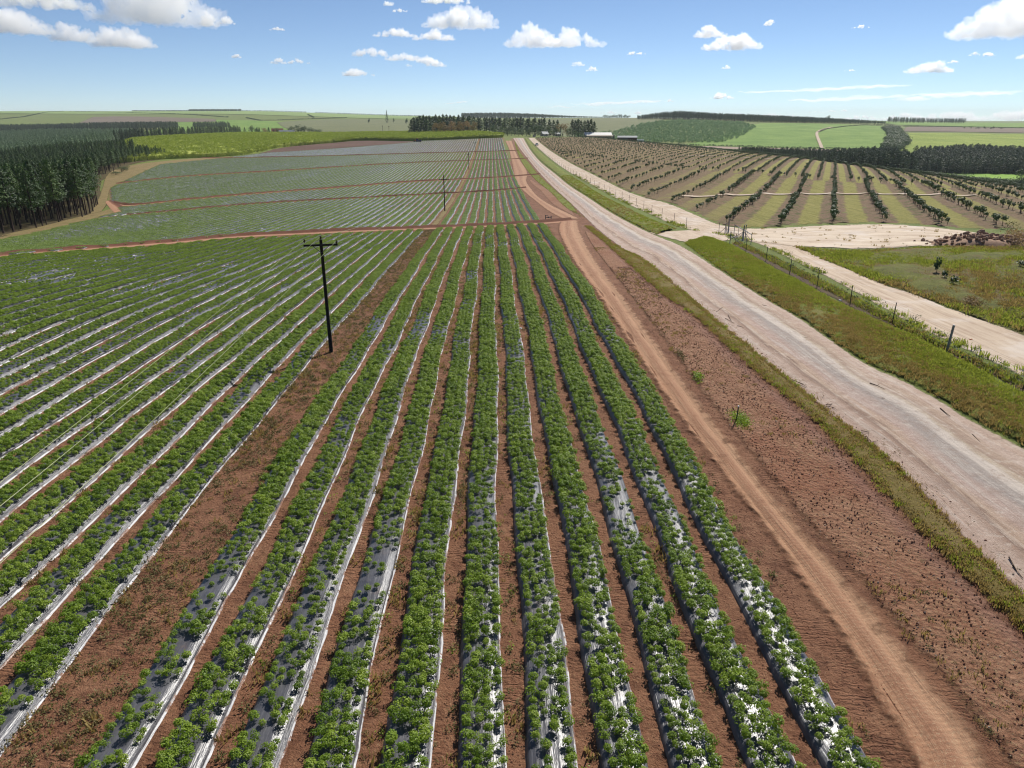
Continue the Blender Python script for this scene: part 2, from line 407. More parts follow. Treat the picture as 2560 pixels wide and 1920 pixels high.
def m_road():
    t = NT('gravel_road'); ac = t.attr('ac'); al = t.attr('al')
    cm = t.n("ShaderNodeCombineXYZ"); t.l(t.math('MULTIPLY', ac, 14.0), cm.inputs[0]); t.l(t.math('MULTIPLY', al, .11), cm.inputs[1])
    lng = t.noise(1.0, 6, .7, vec=cm.outputs[0])
    w = t.math('ADD', ac, t.math('MULTIPLY', t.math('SUBTRACT', t.noise(.16, 4, .6), .5), .20))
    w = t.math('ADD', w, t.math('MULTIPLY', t.math('SUBTRACT', lng, .5), .26))
    base = t.ramp(w, [(0, C(196, 166, 148, .69)), (.14, C(204, 178, 160, .69)), (.20, C(176, 146, 126, .69)), (.235, C(150, 122, 104, .69)), (.27, C(202, 174, 150, .69)), (.36, C(198, 170, 156, .69)),
                      (.44, C(192, 172, 160, .69)), (.50, C(174, 162, 154, .69)), (.57, C(182, 170, 160, .69)), (.62, C(214, 200, 188, .69)), (.66, C(224, 210, 196, .69)), (.70, C(204, 184, 160, .69)), (.735, C(176, 150, 130, .69)), (.8, C(198, 172, 150, .69)), (.88, C(206, 178, 160, .69)), (1, C(208, 184, 164, .69))])
    speck = t.noise(22, 4, .85); patch = t.noise(1.8, 6, .78, off=60)
    col = t.mix(t.math('MULTIPLY', t.step(lng, .47, .66), .5), base, C(228, 214, 200, .69))
    col = t.mix(t.math('MULTIPLY', t.step(t.noise(.5, 5, .7, off=9), .55, .72), .28), col, C(150, 128, 116, .69))
    col = t.mix(t.math('MULTIPLY', t.step(patch, .5, .62), .4), col, C(166, 138, 120, .69)); col = t.mix(t.math('MULTIPLY', t.step(patch, .46, .36), .4), col, C(236, 222, 206, .69)); col = t.mix(t.math('MULTIPLY', t.step(speck, .5, .75), .5), col, C(240, 228, 218, .69))
    col = t.mix(t.math('MULTIPLY', t.step(speck, .44, .3), .45), col, C(132, 110, 98, .69))
    h = t.math('ADD', t.math('ADD', t.math('MULTIPLY', t.noise(24, 4, .8), .6), t.math('MULTIPLY', patch, 1.2)), t.math('MULTIPLY', lng, 1.6))
    return t.done(t.bsdf(col, .9, t.bump(h, .8, .09)), ragged(t, .4, 1.3))
def m_sand(name, tint=(212, 190, 166), amp=.5):
    t = NT(name); ac = t.attr('ac'); al = t.attr('al')
    cm = t.n("ShaderNodeCombineXYZ"); t.l(t.math('MULTIPLY', ac, 10.0), cm.inputs[0]); t.l(t.math('MULTIPLY', al, .12), cm.inputs[1])
    lng = t.noise(1.0, 6, .7, vec=cm.outputs[0]); a, b, c = tint
    col = t.ramp(lng, [(.3, C(a - 34, b - 38, c - 38, .69)), (.5, C(a, b, c, .69)), (.7, C(a + 18, b + 20, c + 18, .69))])
    col = t.mix(t.math('MULTIPLY', t.step(t.noise(.22, 5, .65), .5, .68), .6), col, C(236, 224, 212, .69))
    col = t.mix(t.math('MULTIPLY', t.step(t.noise(.9, 6, .75, off=4), .56, .7), .4), col, C(176, 138, 118, .69))
    col = t.mix(t.math('MULTIPLY', t.step(t.noise(18, 4, .8), .52, .75), .35), col, C(150, 124, 108, .69))
    h = t.math('ADD', t.math('MULTIPLY', t.noise(16, 4, .8), .4), t.math('MULTIPLY', lng, 1.2))
    return t.done(t.bsdf(col, .92, t.bump(h, .5, .06)), ragged(t, amp, .9 if amp < 1 else .25, .25 if amp < 1 else .6))
def m_track():
    t = NT('farm_track_soil'); ac = t.attr('ac'); al = t.attr('al')
    cm = t.n("ShaderNodeCombineXYZ"); t.l(t.math('MULTIPLY', ac, 9.0), cm.inputs[0]); t.l(t.math('MULTIPLY', al, .14), cm.inputs[1])
    lng = t.noise(1.0, 6, .7, vec=cm.outputs[0])
    w = t.math('ADD', ac, t.math('MULTIPLY', t.math('SUBTRACT', t.noise(.3, 4, .6), .5), .22))
    base = t.ramp(w, [(0, C(156, 106, 80)), (.15, C(188, 138, 106)), (.3, C(202, 154, 120)), (.42, C(180, 132, 102)), (.55, C(184, 136, 106)), (.68, C(206, 160, 126)), (.84, C(202, 156, 122)), (.93, C(178, 132, 102)), (1, C(160, 114, 88))])
    col = t.mix(t.math('MULTIPLY', t.step(lng, .48, .68), .35), base, C(214, 176, 142))
    straw = t.step(t.noise(17, 5, .85), .53, .62)
    col = t.mix(t.math('MULTIPLY', straw, .6), col, C(222, 196, 158))
    col = t.mix(t.math('MULTIPLY', t.step(t.noise(1.2, 5, .7, off=8), .52, .7), .4), col, C(126, 80, 58))
    # tyre lugs pressed across the wheel lines
    wv = t.n("ShaderNodeTexWave", wave_type='BANDS', bands_direction='Y'); cv = t.n("ShaderNodeCombineXYZ")
    t.l(t.math('MULTIPLY', ac, 2.0), cv.inputs[0]); t.l(al, cv.inputs[1]); t.l(cv.outputs[0], wv.inputs[0])
    wv.inputs['Scale'].default_value = 1.7; wv.inputs['Distortion'].default_value = 2.0; wv.inputs['Detail'].default_value = 2
    h = t.math('ADD', t.math('MULTIPLY', t.noise(12, 5, .8), .6), t.math('ADD', t.math('MULTIPLY', lng, 1.6), t.math('MULTIPLY', wv.outputs['Fac'], .1)))
    return t.done(t.bsdf(col, .95, t.bump(h, .7, .09)), ragged(t, .45, 1.4))
def m_cross():
    t = NT('red_field_track'); ac = t.attr('ac')
    w = t.math('ADD', ac, t.math('MULTIPLY', t.math('SUBTRACT', t.noise(.4, 4, .6), .5), .3))
    col = t.ramp(w, [(0, C(196, 146, 114)), (.5, C(208, 160, 126)), (.64, C(160, 108, 82)), (.82, C(120, 78, 60)), (1, C(124, 82, 62))])
    col = t.mix(t.math('MULTIPLY', t.step(t.noise(5, 5, .75), .5, .7), .4), col, C(92, 54, 40))
    return t.done(t.bsdf(col, .95, t.bump(t.noise(4, 5, .75), .8, .15)), ragged(t, .35, 1.0))
def m_grass(name, a, b, c, dry, amt=.45, amp=.55, bumpd=.16):
    t = NT(name)
    n1 = t.noise(.5, 6, .7); n2 = t.noise(4.5, 6, .78)
    col = t.ramp(t.math('ADD', t.math('MULTIPLY', n1, .5), t.math('MULTIPLY', n2, .5)), [(.32, a), (.5, b), (.68, c)])
    col = t.mix(t.math('MULTIPLY', t.step(t.noise(.23, 5, .7, off=17), .45, .68), amt), col, dry)
    h = t.math('ADD', t.noise(3, 6, .75), t.math('MULTIPLY', t.noise(11, 5, .8), .6))
    return t.done(t.bsdf(col, .95, t.bump(h, 1.0, bumpd)), ragged(t, amp, .9, .2))
def m_film():
    t = NT('plastic_mulch_film'); ac = t.attr('ac'); al = t.attr('al')
    wob = t.math('ADD', t.math('MULTIPLY', t.noise(.9, 4, .65), .6), t.math('MULTIPLY', t.noise(4.0, 4, .7), .4))
    w = t.math('ADD', ac, t.math('MULTIPLY', t.math('SUBTRACT', wob, .5), .14))
    white = t.step(w, .845, .86)
    soilc = t.ramp(t.noise(6, 5, .7), [(.35, C(110, 68, 50)), (.65, C(160, 112, 84))])
    dark = t.ramp(t.noise(2.5, 5, .7), [(.3, C(84, 84, 90)), (.7, C(116, 116, 122))])
    dust = t.math('MULTIPLY', t.step(t.noise(1.3, 5, .75, off=5), .55, .75), .35)
    dark = t.mix(dust, dark, C(150, 120, 104))
    col = t.mix(white, dark, C(226, 226, 230))
    cover = t.math('MULTIPLY', t.step(t.noise(.9, 5, .72, off=12), .50, .56), t.step(w, .83, .86))
    col = t.mix(t.math('MAXIMUM', cover, t.step(w, .965, .985)), col, soilc)
    cm = t.n("ShaderNodeCombineXYZ"); t.l(t.math('MULTIPLY', ac, 22.0), cm.inputs[0]); t.l(t.math('MULTIPLY', al, .8), cm.inputs[1])
    wr = t.noise(1.0, 4, .6, vec=cm.outputs[0])
    return t.done(t.bsdf(col, .37, t.bump(wr, .6, .05), .46))
def m_leaf(name, a, b, c, rough=.45, trans=.3, spec=.35, tcol=None, posn=0.0):
    if tcol == 'dry': tcol = (b[0] * 1.35, b[1] * 1.25, b[2] * .95, 1)
    t = NT(name); oi = t.n("ShaderNodeObjectInfo").outputs['Random']
    col = t.ramp(oi, [(0, a), (.5, b), (1, c)])
    if posn: col = t.mix(t.math('MULTIPLY', t.step(t.noise(posn, 4, .6), .35, .7), .5), col, c)
    s1 = t.bsdf(col, rough, None, spec)
    tl = t.n("ShaderNodeBsdfTranslucent"); tc = t.mix(.5, col, tcol or (b[0] * 1.6, b[1] * 1.9, b[2] * .8, 1)); t.l(tc, tl.inputs[0])
    mx = t.n("ShaderNodeMixShader"); mx.inputs[0].default_value = trans; t.l(s1, mx.inputs[1]); t.l(tl.outputs[0], mx.inputs[2])
    return t.done(mx.outputs[0])
def m_field(name, a, b, c, amp=3.0, scale=.02, rows=None, rowcol=None, rough=.95, bd=.5):
    """far field cover, optionally with crop rows (period in metres, angle)"""
    t = NT(name); n1 = t.noise(scale, 5, .6); n2 = t.noise(scale * 14, 5, .75)
    col = t.ramp(t.math('ADD', t.math('MULTIPLY', n1, .5), t.math('MULTIPLY', n2, .5)), [(.32, a), (.5, b), (.68, c)])
    if rows:
        per, ang = rows
        v = t.mapped((1, 1, 1), ang); sx = t.n("ShaderNodeSeparateXYZ"); t.l(v, sx.inputs[0])
        f = t.math('SINE', t.math('MULTIPLY', t.math('ADD', sx.outputs[0], t.math('MULTIPLY', t.noise(.05, 3), per * .8)), 6.283 / per))
        f = t.math('MULTIPLY', t.step(f, -.1, .6), t.step(t.noise(.25, 4, .7), .3, .5))
        col = t.mix(f, col, rowcol)
    h = t.noise(scale * 20, 5, .75)
    return t.done(t.bsdf(col, rough, t.bump(h, .9, bd)), ragged(t, amp, .03, amp * .3))
def m_orchard():
    t = NT('orchard_floor'); ac = t.attr('rowd')      # metres from the nearest tree row
    e = t.math('ADD', ac, t.math('MULTIPLY', t.math('SUBTRACT', t.noise(.45, 5, .7), .5), 2.2))
    br = t.ramp(t.math('ADD', t.math('MULTIPLY', t.noise(1.1, 5, .7), .5), t.math('MULTIPLY', t.noise(6, 5, .75), .5)), [(.3, C(100, 78, 56)), (.5, C(142, 114, 86)), (.7, C(176, 150, 116))])
    mo = t.noise(1.0, 5, .7, vec=t.mapped((1.6, .10, 1), math.radians(23.2)))
    gr = t.ramp(t.math('ADD', t.math('MULTIPLY', mo, .5), t.math('MULTIPLY', t.noise(2.2, 6, .78), .5)), [(.34, C(116, 108, 52)), (.47, C(150, 146, 64)), (.56, C(172, 164, 86)), (.68, C(186, 162, 110))])
    rough = t.ramp(t.noise(2.2, 6, .75), [(.35, C(84, 92, 44)), (.6, C(122, 112, 62)), (.8, C(150, 128, 86))])
    col = t.mix(t.step(e, 2.0, 2.7), t.mix(t.step(t.noise(.35, 4, .7, off=3), .5, .6), br, rough), gr)
    col = t.mix(t.math('MULTIPLY', t.attr('dry'), t.step(t.noise(.2, 5, .7, off=40), .3, .55)), col, t.mix(t.noise(2.5, 5, .7), C(124, 96, 76), C(158, 138, 92)))
    h = t.math('ADD', t.noise(1.8, 6, .75), t.math('MULTIPLY', t.noise(8, 5, .8), .5))
    return t.done(t.bsdf(col, .95, t.bump(h, 1.0, .25)))

M = {}
M['ground'] = m_ground(); M['plough'] = m_plough(); M['road'] = m_road()
M['siderd'] = m_sand('side_road_sand'); M['clear'] = m_sand('pale_clearing_sand', (222, 202, 178), 2.6); M['track'] = m_track(); M['cross'] = m_cross()
M['verge_green'] = m_grass('bright_verge_grass', C(88, 98, 38, .75), C(122, 134, 50, .75), C(154, 162, 72, .75), C(140, 120, 72, .75), .7)
M['verge_dry'] = m_grass('dry_verge_grass', C(118, 104, 54), C(150, 132, 74), C(168, 150, 90), C(186, 156, 116), .6)
M['grass_mix'] = m_grass('rough_grass', C(74, 78, 34), C(120, 124, 52), C(164, 160, 78), C(132, 98, 70), .8)
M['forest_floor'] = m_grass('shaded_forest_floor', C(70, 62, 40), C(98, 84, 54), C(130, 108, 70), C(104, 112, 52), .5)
M['grass_dry'] = m_grass('dry_edge_grass', C(118, 106, 66), C(156, 138, 90), C(180, 160, 110), C(178, 148, 108), .5)
M['fence_soil'] = m_grass('fence_line_soil', C(88, 72, 56), C(114, 94, 74), C(142, 120, 96), C(116, 108, 68), .5)
M['film'] = m_film()
M['crop'] = m_leaf('crop_leaf', C(92, 120, 32, .82), C(122, 150, 42, .82), C(158, 178, 66, .82), .48, .4, .28, C(160, 190, 40, 1.0), .35)
M['crop_far'] = m_leaf('far_crop_leaf', C(116, 138, 60, .8), C(136, 158, 74, .8), C(160, 178, 96, .8), .55, .3, .3)
M['weed'] = m_leaf('weed_leaf', C(104, 106, 60), C(130, 126, 78), C(166, 150, 108), .7, .25, .15, 'dry')
M['blade'] = m_leaf('grass_blade', C(108, 124, 44, .75), C(134, 148, 56, .75), C(164, 174, 80, .75), .6, .45, .2, C(176, 182, 64, .9), .6)
M['blade_dry'] = m_leaf('dry_grass_blade', C(140, 124, 70, .75), C(168, 148, 88, .75), C(192, 170, 116, .75), .7, .4, .12, 'dry', .5)
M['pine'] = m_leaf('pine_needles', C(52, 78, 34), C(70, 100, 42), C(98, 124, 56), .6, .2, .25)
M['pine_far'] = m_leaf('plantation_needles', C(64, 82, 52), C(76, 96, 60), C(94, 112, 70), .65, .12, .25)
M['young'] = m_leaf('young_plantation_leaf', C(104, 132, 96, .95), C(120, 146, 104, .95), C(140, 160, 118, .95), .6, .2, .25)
M['broad'] = m_leaf('broadleaf_foliage', C(54, 72, 38, .85), C(70, 90, 48, .85), C(94, 110, 62, .85), .6, .2, .3)
M['autumn'] = m_leaf('autumn_foliage', C(124, 106, 72, .95), C(142, 116, 82, .95), C(160, 130, 98, .95), .7, .25, .2)
M['orch'] = m_leaf('orchard_leaf', C(72, 90, 52), C(86, 106, 62), C(106, 124, 76), .5, .2, .35)
M['olive'] = m_leaf('olive_leaf', C(96, 108, 72, .85), C(114, 120, 84, .85), C(132, 132, 98, .85), .6, .2, .2)
M['bark'] = simple('pine_bark', C(66, 54, 48), .9, .1, 0, .3, 4, .5)
M['bark_pale'] = simple('pale_bark', C(120, 104, 88), .9, .1, 0, .3, 6, .4)
M['pole'] = simple('creosoted_pole_wood', C(44, 40, 36), .8, .2, 0, .3, 5, .3)
M['metal'] = simple('galvanised_steel', C(150, 152, 158), .45, .5, .6, .12, 4, .05)
M['metal_dk'] = simple('dark_steel', C(70, 72, 80), .5, .4, .4, .2, 4, .05)
M['wire'] = simple('bare_conductor', C(176, 182, 120), .35, .6, .0, .08, 1, .02)
M['porcelain'] = simple('insulator_porcelain', C(70, 52, 46), .25, .6, 0, .1, 3, .02)
M['post'] = simple('fence_post_paint', C(58, 56, 58), .7, .3, 0, .3, 6, .1)
M['rock_red'] = simple('red_brown_rock', C(158, 128, 106, .85), .9, .15, 0, .3, 2.5, .5, .06)
M['rock_pale'] = simple('pale_rock', C(196, 176, 156), .9, .15, 0, .18, 5, .4, .03)
M['clod'] = simple('soil_clod', C(156, 112, 90), .95, .1, 0, .2, 8, .4, .02)
M['stick'] = simple('dead_branch_wood', C(150, 128, 108), .85, .15, 0, .3, 10, .2)
M['stick_dk'] = simple('dark_branch_wood', C(84, 66, 56), .85, .15, 0, .3, 10, .2)
M['white'] = simple('white_paint', C(232, 232, 230, .85), .5, .4, 0, .06, 3, .03)
M['roof_white'] = simple('pale_roof_sheet', C(226, 222, 214, .85), .5, .4, 0, .08, .5, .05)
M['roof_tan'] = simple('tan_roof_sheet', C(196, 178, 154), .6, .3, 0, .1, .5, .05)
M['roof_grey'] = simple('grey_roof_sheet', C(132, 138, 142), .6, .3, .1, .12, .6, .05)
M['roof_red'] = simple('red_roof_tiles', C(150, 92, 74), .8, .2, 0, .15, 1.5, .2)
M['wall_brown'] = simple('brown_shed_wall', C(88, 62, 52), .85, .15, 0, .2, 1, .1)
M['wall_cream'] = simple('cream_wall', C(206, 196, 178), .85, .2, 0, .1, 1, .05)
M['glass'] = simple('window_glass', C(40, 48, 58), .1, .6, 0, .1, 2, .01)
M['rubber'] = simple('tyre_rubber', C(34, 34, 36), .8, .2, 0, .2, 8, .1)
M['orange'] = simple('orange_machine_paint', C(226, 120, 40), .5, .4, 0, .1, 3, .03)
M['grey_paint'] = simple('grey_machine_paint', C(84, 84, 88), .5, .4, 0, .15, 3, .03)
M['pipe'] = simple('grey_plastic_hose', C(176, 176, 172), .5, .4, 0, .1, 3, .03)
M['young2'] = m_leaf('pale_plantation_needles', C(92, 112, 84, .95), C(106, 126, 94, .95), C(124, 142, 110, .95), .65, .15, .2)
M['cane'] = m_leaf('sugar_cane_leaf', C(138, 150, 56, .8), C(160, 170, 68, .8), C(184, 188, 92, .8), .6, .25, .25)
M['lamp'] = simple('lamp_lens', C(230, 220, 200), .15, .6, 0, .05, 3, .01)
# ------------------------------------------------------------------ the ground sheet (reaches the horizon) and the roads, tracks and verges on it
# crop outline in plan
CROP_PX_TOP = [(295,460),(404,411),(575,393),(669,382),(860,370),(1000,359),(1060,352),(1152,347.5),(1258,344.6)]
_left = G([(-330,668),(-150,640),(0,602),(117,578),(218,551),(300,531),(278,505),(275,472)])[:, :2]
_top = G(CROP_PX_TOP)[:, :2]
ROW_K = -0.027
CROP = [(-66, -4), *_left.tolist(), *_top.tolist(), (8.75 + ROW_K * _top[-1][1], _top[-1][1] + 0), (8.9, -4)]
CROP_NEAR = np.array(CROP)
TRACKS_PX = [
 [(-160,668),(0,641),(233,622),(505,601),(583,592),(860,579),(960,576),(1195,567),(1344,560),(1440,552)],
 [(319,539),(480,525),(610,512),(860,497),(1095,485),(1240,478),(1318,470)],
 [(272,507),(311,516),(369,511),(505,497),(661,483),(860,469),(1000,456.5),(1060,453.5),(1168,448.5),(1289,441.5),(1350,437)],
 [(295,460),(544,436),(860,416),(1060,405.3),(1171,402),(1274,398.6),(1318,397)],
 [(505,395.5),(622,394),(828,390),(1060,383.3),(1198,380),(1268,377.6),(1296,377)],
]
TR = [smooth_line(G(p)[:, :2], 2) for p in TRACKS_PX]
def track_y(k, x):
    p = TR[k]; i = np.argsort(p[:, 0]); xs, ys = p[i, 0], p[i, 1]
    y = np.interp(x, xs, ys)
    s0 = (ys[6] - ys[0]) / (xs[6] - xs[0] + 1e-9); s1 = (ys[-1] - ys[-7]) / (xs[-1] - xs[-7] + 1e-9)
    y = np.where(x < xs[0], ys[0] + (x - xs[0]) * s0, y); return np.where(x > xs[-1], ys[-1] + (x - xs[-1]) * s1, y)

def build_ground():
    rr = [2.0]
    while rr[-1] < 9500: rr.append(rr[-1] * 1.017 + .12)
    rr = np.array([0.01] + rr)
    a = np.radians(np.r_[np.arange(-180, -50, 4), np.arange(-50, 50.01, .3), np.arange(54, 181, 4)])
    R, A = np.meshgrid(rr, a, indexing='ij'); X = R * np.sin(A); Y = R * np.cos(A); Z = height(X, Y)
    soil = inside(CROP_NEAR, X, Y).astype(float)
    # bare worked soil: headland, plough strip and the ground by the camera
    hl = (X > 0) & (Y > -60) & (Y < 640) & (X < np.interp(Y, [0, 60, 130, 220, 640], [17, 17.5, 19, 16, 6])) & (X > -26)
    near = (R < 30) & (X < 17)
    left = (X < 0) & (X > -90) & (Y < 100) & (Y > -90)
    tri_ = inside(G([(640,384),(669,379),(760,363),(834,356.5),(893,350),(1033,352.5),(1122,349.5),(1262,343.5),(1262,347),(1000,364),(669,384)])[:, :2], X, Y)
    soil = np.clip(soil + hl + near + left, 0, 1)
    me = mesh_from('ground', np.stack([X, Y, Z], -1).reshape(-1, 3), grid_faces(*X.shape), [M['ground']], attrs={'soil': soil, 'edge': np.full(X.size, 9.0)}, smooth=True)
    if me.polygons[len(me.polygons) // 2].normal.z < 0: me.flip_normals()
    tag(mesh_obj('ground', me), 'reddish brown soil and grassland rolling away to the far hills', 'ground', kind='structure')
build_ground()

S = {}
ROAD_R = [(2700,1190),(2560,1122),(2446,1062),(2338,995),(2251,947),(2164,912),(2077,851),(1991,790),(1912,747),(1808,682),(1704,614),(1647,592),(1608,575),(1534,536),(1472,494),(1425,466),(1390,435),(1340,396),(1309,345.5)]
ROAD_L = [(2700,1650),(2560,1500),(2425,1369),(2322,1255),(2218,1146),(2099,1058),(2012,987),(1930,922),(1843,848),(1765,787),(1678,709),(1600,645),(1550,621),(1495,577),(1460,542),(1425,507),(1394,480),(1348,433),(1316,394),(1282,345.5)]
S['road'] = Strip(ROAD_L, ROAD_R, 17)
def road_relief(X, Y, ac, e): return .10 * np.sin(np.clip(ac, 0, 1) * math.pi) - .02
S['road'].build('gravel_road', M['road'], .085, road_relief, label='pale pinkish gravel road running straight to the far trees', cat='road')
# dry verge between the ploughed strip and the road
S['vergeL'] = Strip([(2700,1745),(2560,1583),(2529,1557),(2425,1459),(2322,1355),(2218,1252),(2130,1153),(2042,1060),(1969,997),(1878,924),(1817,867),(1743,798),(1665,746),(1600,689),(1540,633),(1500,597),(1462,566)],
                    [(2720,1660),(2570,1506),(2435,1371),(2332,1257),(2228,1148),(2109,1060),(2020,987),(1938,922),(1851,848),(1773,787),(1686,709),(1608,645),(1556,625),(1515,596),(1476,566)], 7)
S['vergeL'].build('grass_verge', M['verge_dry'], .05, lambda X, Y, ac, e: .12 * np.clip(e / .6, 0, 1), ends=True, label='narrow dry olive grass verge between ploughed soil and gravel road', cat='verge')
S['vergeL2'] = Strip([(1455,543),(1430,530),(1410,519),(1375,480),(1342,455),(1318,428),(1302,403),(1290,372),(1286,351)], [(1461,543),(1447,535),(1440,520),(1406,488),(1352,442),(1324,407),(1305,388),(1292,366),(1288,350)], 6)
S['vergeL2'].build('grass_verge', M['verge_green'], .06, ends=True, label='patchy green verge beyond the cross track, left of the gravel road', cat='verge')
# bright verge right of the road
S['vergeR'] = Strip([(2720,1200),(2560,1119),(2500,1085),(2446,1060),(2338,993),(2251,945),(2164,911),(2077,850),(1991,789),(1912,746),(1808,681),(1752,640),(1712,609)],
                    [(2720,1075),(2560,993),(2511,958),(2425,919),(2329,867),(2229,819),(2138,780),(2060,741),(1991,702),(1930,672),(1878,642),(1826,613),(1774,597)], 11)
def verge_relief(X, Y, ac, e): return .34 * np.clip(e / 1.4, 0, 1) ** .8 * (1 + .25 * vnoise(X, Y, 3, 1.3)) + .06 * vnoise(X, Y, 4, 4)
S['vergeR'].build('grass_verge', M['verge_green'], .06, verge_relief, ends=True, label='bright green grass verge between gravel road and wire fence', cat='verge')
S['vergeR2'] = Strip([(1642,588),(1608,573),(1534,534),(1472,492),(1425,464),(1390,433),(1340,394),(1311,346)], [(1690,574),(1640,556),(1550,512),(1503,489),(1457,458),(1402,423),(1355,384),(1318,346)], 8)
S['vergeR2'].build('grass_verge', M['verge_green'], .06, verge_relief, ends=True, label='long green verge from gate entrance to far trees', cat='verge')
# side road along the fence, and the pale clearing it opens into
S['side'] = Strip([(2720,1020),(2560,945),(2425,880),(2338,841),(2251,798),(2164,746),(2077,698),(2012,668),(1947,633),(1890,607),(1800,588),(1715,574),(1678,562),(1624,535),(1561,508),(1511,481),(1460,452),(1406,421),(1359,384),(1320,345)],
                  [(2720,900),(2560,837),(2511,819),(2425,789),(2355,763),(2294,737),(2208,711),(2121,672),(2056,646),(2010,616),(1930,590),(1860,572),(1797,563),(1747,540),(1674,508),(1620,497),(1573,481),(1526,458),(1480,434),(1425,407),(1375,376),(1337,345)], 15)
S['side'].build('side_road', M['siderd'], .05, label='pale sandy side road running beside the wire fence', cat='road')
S['gatein'] = Strip([(1618,582),(1690,602),(1735,612)], [(1790,574),(1800,578),(1830,600)], 10, sm=1)
S['gatein'].build('gate_entrance', M['siderd'], .075, label='short sandy entrance from gravel road through the gate', cat='road')
S['clear'] = Strip([(1800,570),(1880,571),(1930,570),(1985,567),(2050,563),(2167,560),(2264,562),(2342,568),(2420,577),(2480,590)],
                   [(1850,606),(1930,612),(1990,620),(2060,622),(2110,626),(2180,625),(2245,623),(2361,617),(2420,617),(2500,608)], 12)
S['clear'].build('sand_clearing', M['clear'], .10, ends=True, label='pale bare sandy clearing in front of the rock pile', cat='clearing')
S['rough'] = Strip([(1985,618),(2060,628),(2120,632),(2245,626),(2361,620),(2440,618),(2600,600),(2800,580)], [(2010,626),(2056,650),(2121,676),(2208,715),(2294,741),(2425,793),(2560,841),(2800,940)], 16)
S['rough'].build('rough_grass', M['grass_mix'], .06, lambda X, Y, ac, e: .25 * np.clip(e / 3, 0, 1) * (1 + .8 * vnoise(X, Y, 8, .5)) + .1 * vnoise(X, Y, 9, 2), ends=True, label='uneven green and brown rough grass beyond the side road', cat='grass')
# fence line soil and weeds between verge and side road
S['fsoil'] = Strip([(2560,990),(2511,955),(2425,916),(2329,864),(2229,816),(2138,777),(2060,738),(1991,699),(1930,669),(1878,639),(1826,611)],
                   [(2560,962),(2425,898),(2338,856),(2251,812),(2164,764),(2077,718),(2012,686),(1947,653),(1895,630),(1845,607)], 5)
S['fsoil'].build('fence_line_soil', M['fence_soil'], .045, label='dark bare soil strip under the wire fence', cat='soil')
# farm track beside the crop, ploughed strip
TRK_L = [(2320,2050),(2270,1920),(2260,1889),(2198,1786),(2125,1656),(2063,1558),(1990,1454),(1907,1330),(1830,1231),(1767,1148),(1700,1060),(1640,970),(1560,850),(1490,740),(1425,650),(1400,600),(1392,572),(1398,556)]
TRK_R = [(2600,2050),(2493,1920),(2452,1838),(2358,1734),(2270,1625),(2192,1537),(2115,1433),(2032,1350),(1949,1257),(1871,1153),(1793,1060),(1725,970),(1640,850),(1560,740),(1490,650),(1462,600),(1450,572),(1446,552)]
S['track'] = Strip(TRK_L, TRK_R, 13)
def rut(X, Y, ac, e):
    return -.10 * np.exp(-((ac - .28) / .07) ** 2) - .09 * np.exp(-((ac - .7) / .07) ** 2) + .05 * vnoise(X, Y, 21, 1.1) * .5 + .06
S['track'].build('farm_track', M['track'], .05, rut, label='reddish sandy farm track with wheel ruts beside the crop', cat='track')
S['track2'] = Strip([(1404,547),(1370,530),(1335,501),(1306,478),(1289,458),(1284,440),(1281,420),(1278,404),(1274,385),(1272,372),(1262,352)], [(1452,547),(1414,529),(1372,509),(1344,490),(1328,470),(1316,452),(1322,437),(1316,420),(1303,404),(1294,388),(1287,372),(1280,352)], 7)
S['track2'].build('farm_track', M['track'], .05, label='continuation of the farm track beyond the cross track', cat='track')
PL_L = [(2640,2050),(2520,1920),(2470,1838),(2376,1734),(2288,1625),(2210,1537),(2133,1433),(2050,1350),(1967,1257),(1889,1153),(1811,1060),(1743,970),(1658,850),(1576,740),(1506,650),(1474,605),(1462,578)]
PL_R = [(2800,1860),(2680,1722),(2560,1586),(2529,1560),(2425,1462),(2322,1358),(2218,1255),(2130,1156),(2042,1063),(1969,1000),(1878,927),(1817,870),(1743,801),(1665,749),(1600,692),(1540,638),(1490,592)]
S['plough'] = Strip(PL_L, PL_R, 40, mn=.28)
def plough_relief(X, Y, ac, e):
    return np.clip(e / .5, 0, 1) * (.05 + .028 * vnoise(X, Y, 31, 2.6) + .015 * vnoise(X, Y, 32, 7.5) + RNG.normal(0, .007, X.shape))
S['plough'].build('ploughed_soil', M['plough'], .04, plough_relief, label='rough reddish ploughed strip between farm track and verge', cat='soil')
S['plough2'] = Strip([(1385,512),(1372,500),(1350,474),(1332,462),(1322,450)], [(1436,540),(1424,515),(1370,472),(1350,463),(1330,450)], 8)
S['plough2'].build('ploughed_soil', M['plough'], .045, label='small dark ploughed patch beyond the cross track', cat='soil')
# red cross tracks between the blocks of the crop
_w = [3.6, 1.5, 2.6, 2.2, 1.9]
_nm = ['nearest red field track crossing the crop from the forest to the farm track', 'narrow weedy field track just beyond the second power pole base', 'red field track curving to the corner of the pine plantation', 'thin field track behind the long green crop block', 'farthest thin field track before the pale young crop']
for k, p in enumerate(TR):
    q, _L = resample(p, step=1.5)
    d = np.gradient(q, axis=0); d /= np.hypot(*d.T)[:, None]; nrm = np.stack([-d[:, 1], d[:, 0]], 1)
    if nrm[:, 1].mean() < 0: nrm = -nrm
    S[f'cross{k}'] = Strip(q - nrm * _w[k] * .5, q + nrm * _w[k] * .75, 9, px=False, sm=0)
    S[f'cross{k}'].build('field_track', M['cross'], .05, lambda X, Y, ac, e: .42 * np.exp(-((ac - .86) / .08) ** 2) * (1 + .3 * vnoise(X, Y, 50, 1.5)), label=_nm[k], cat='track')
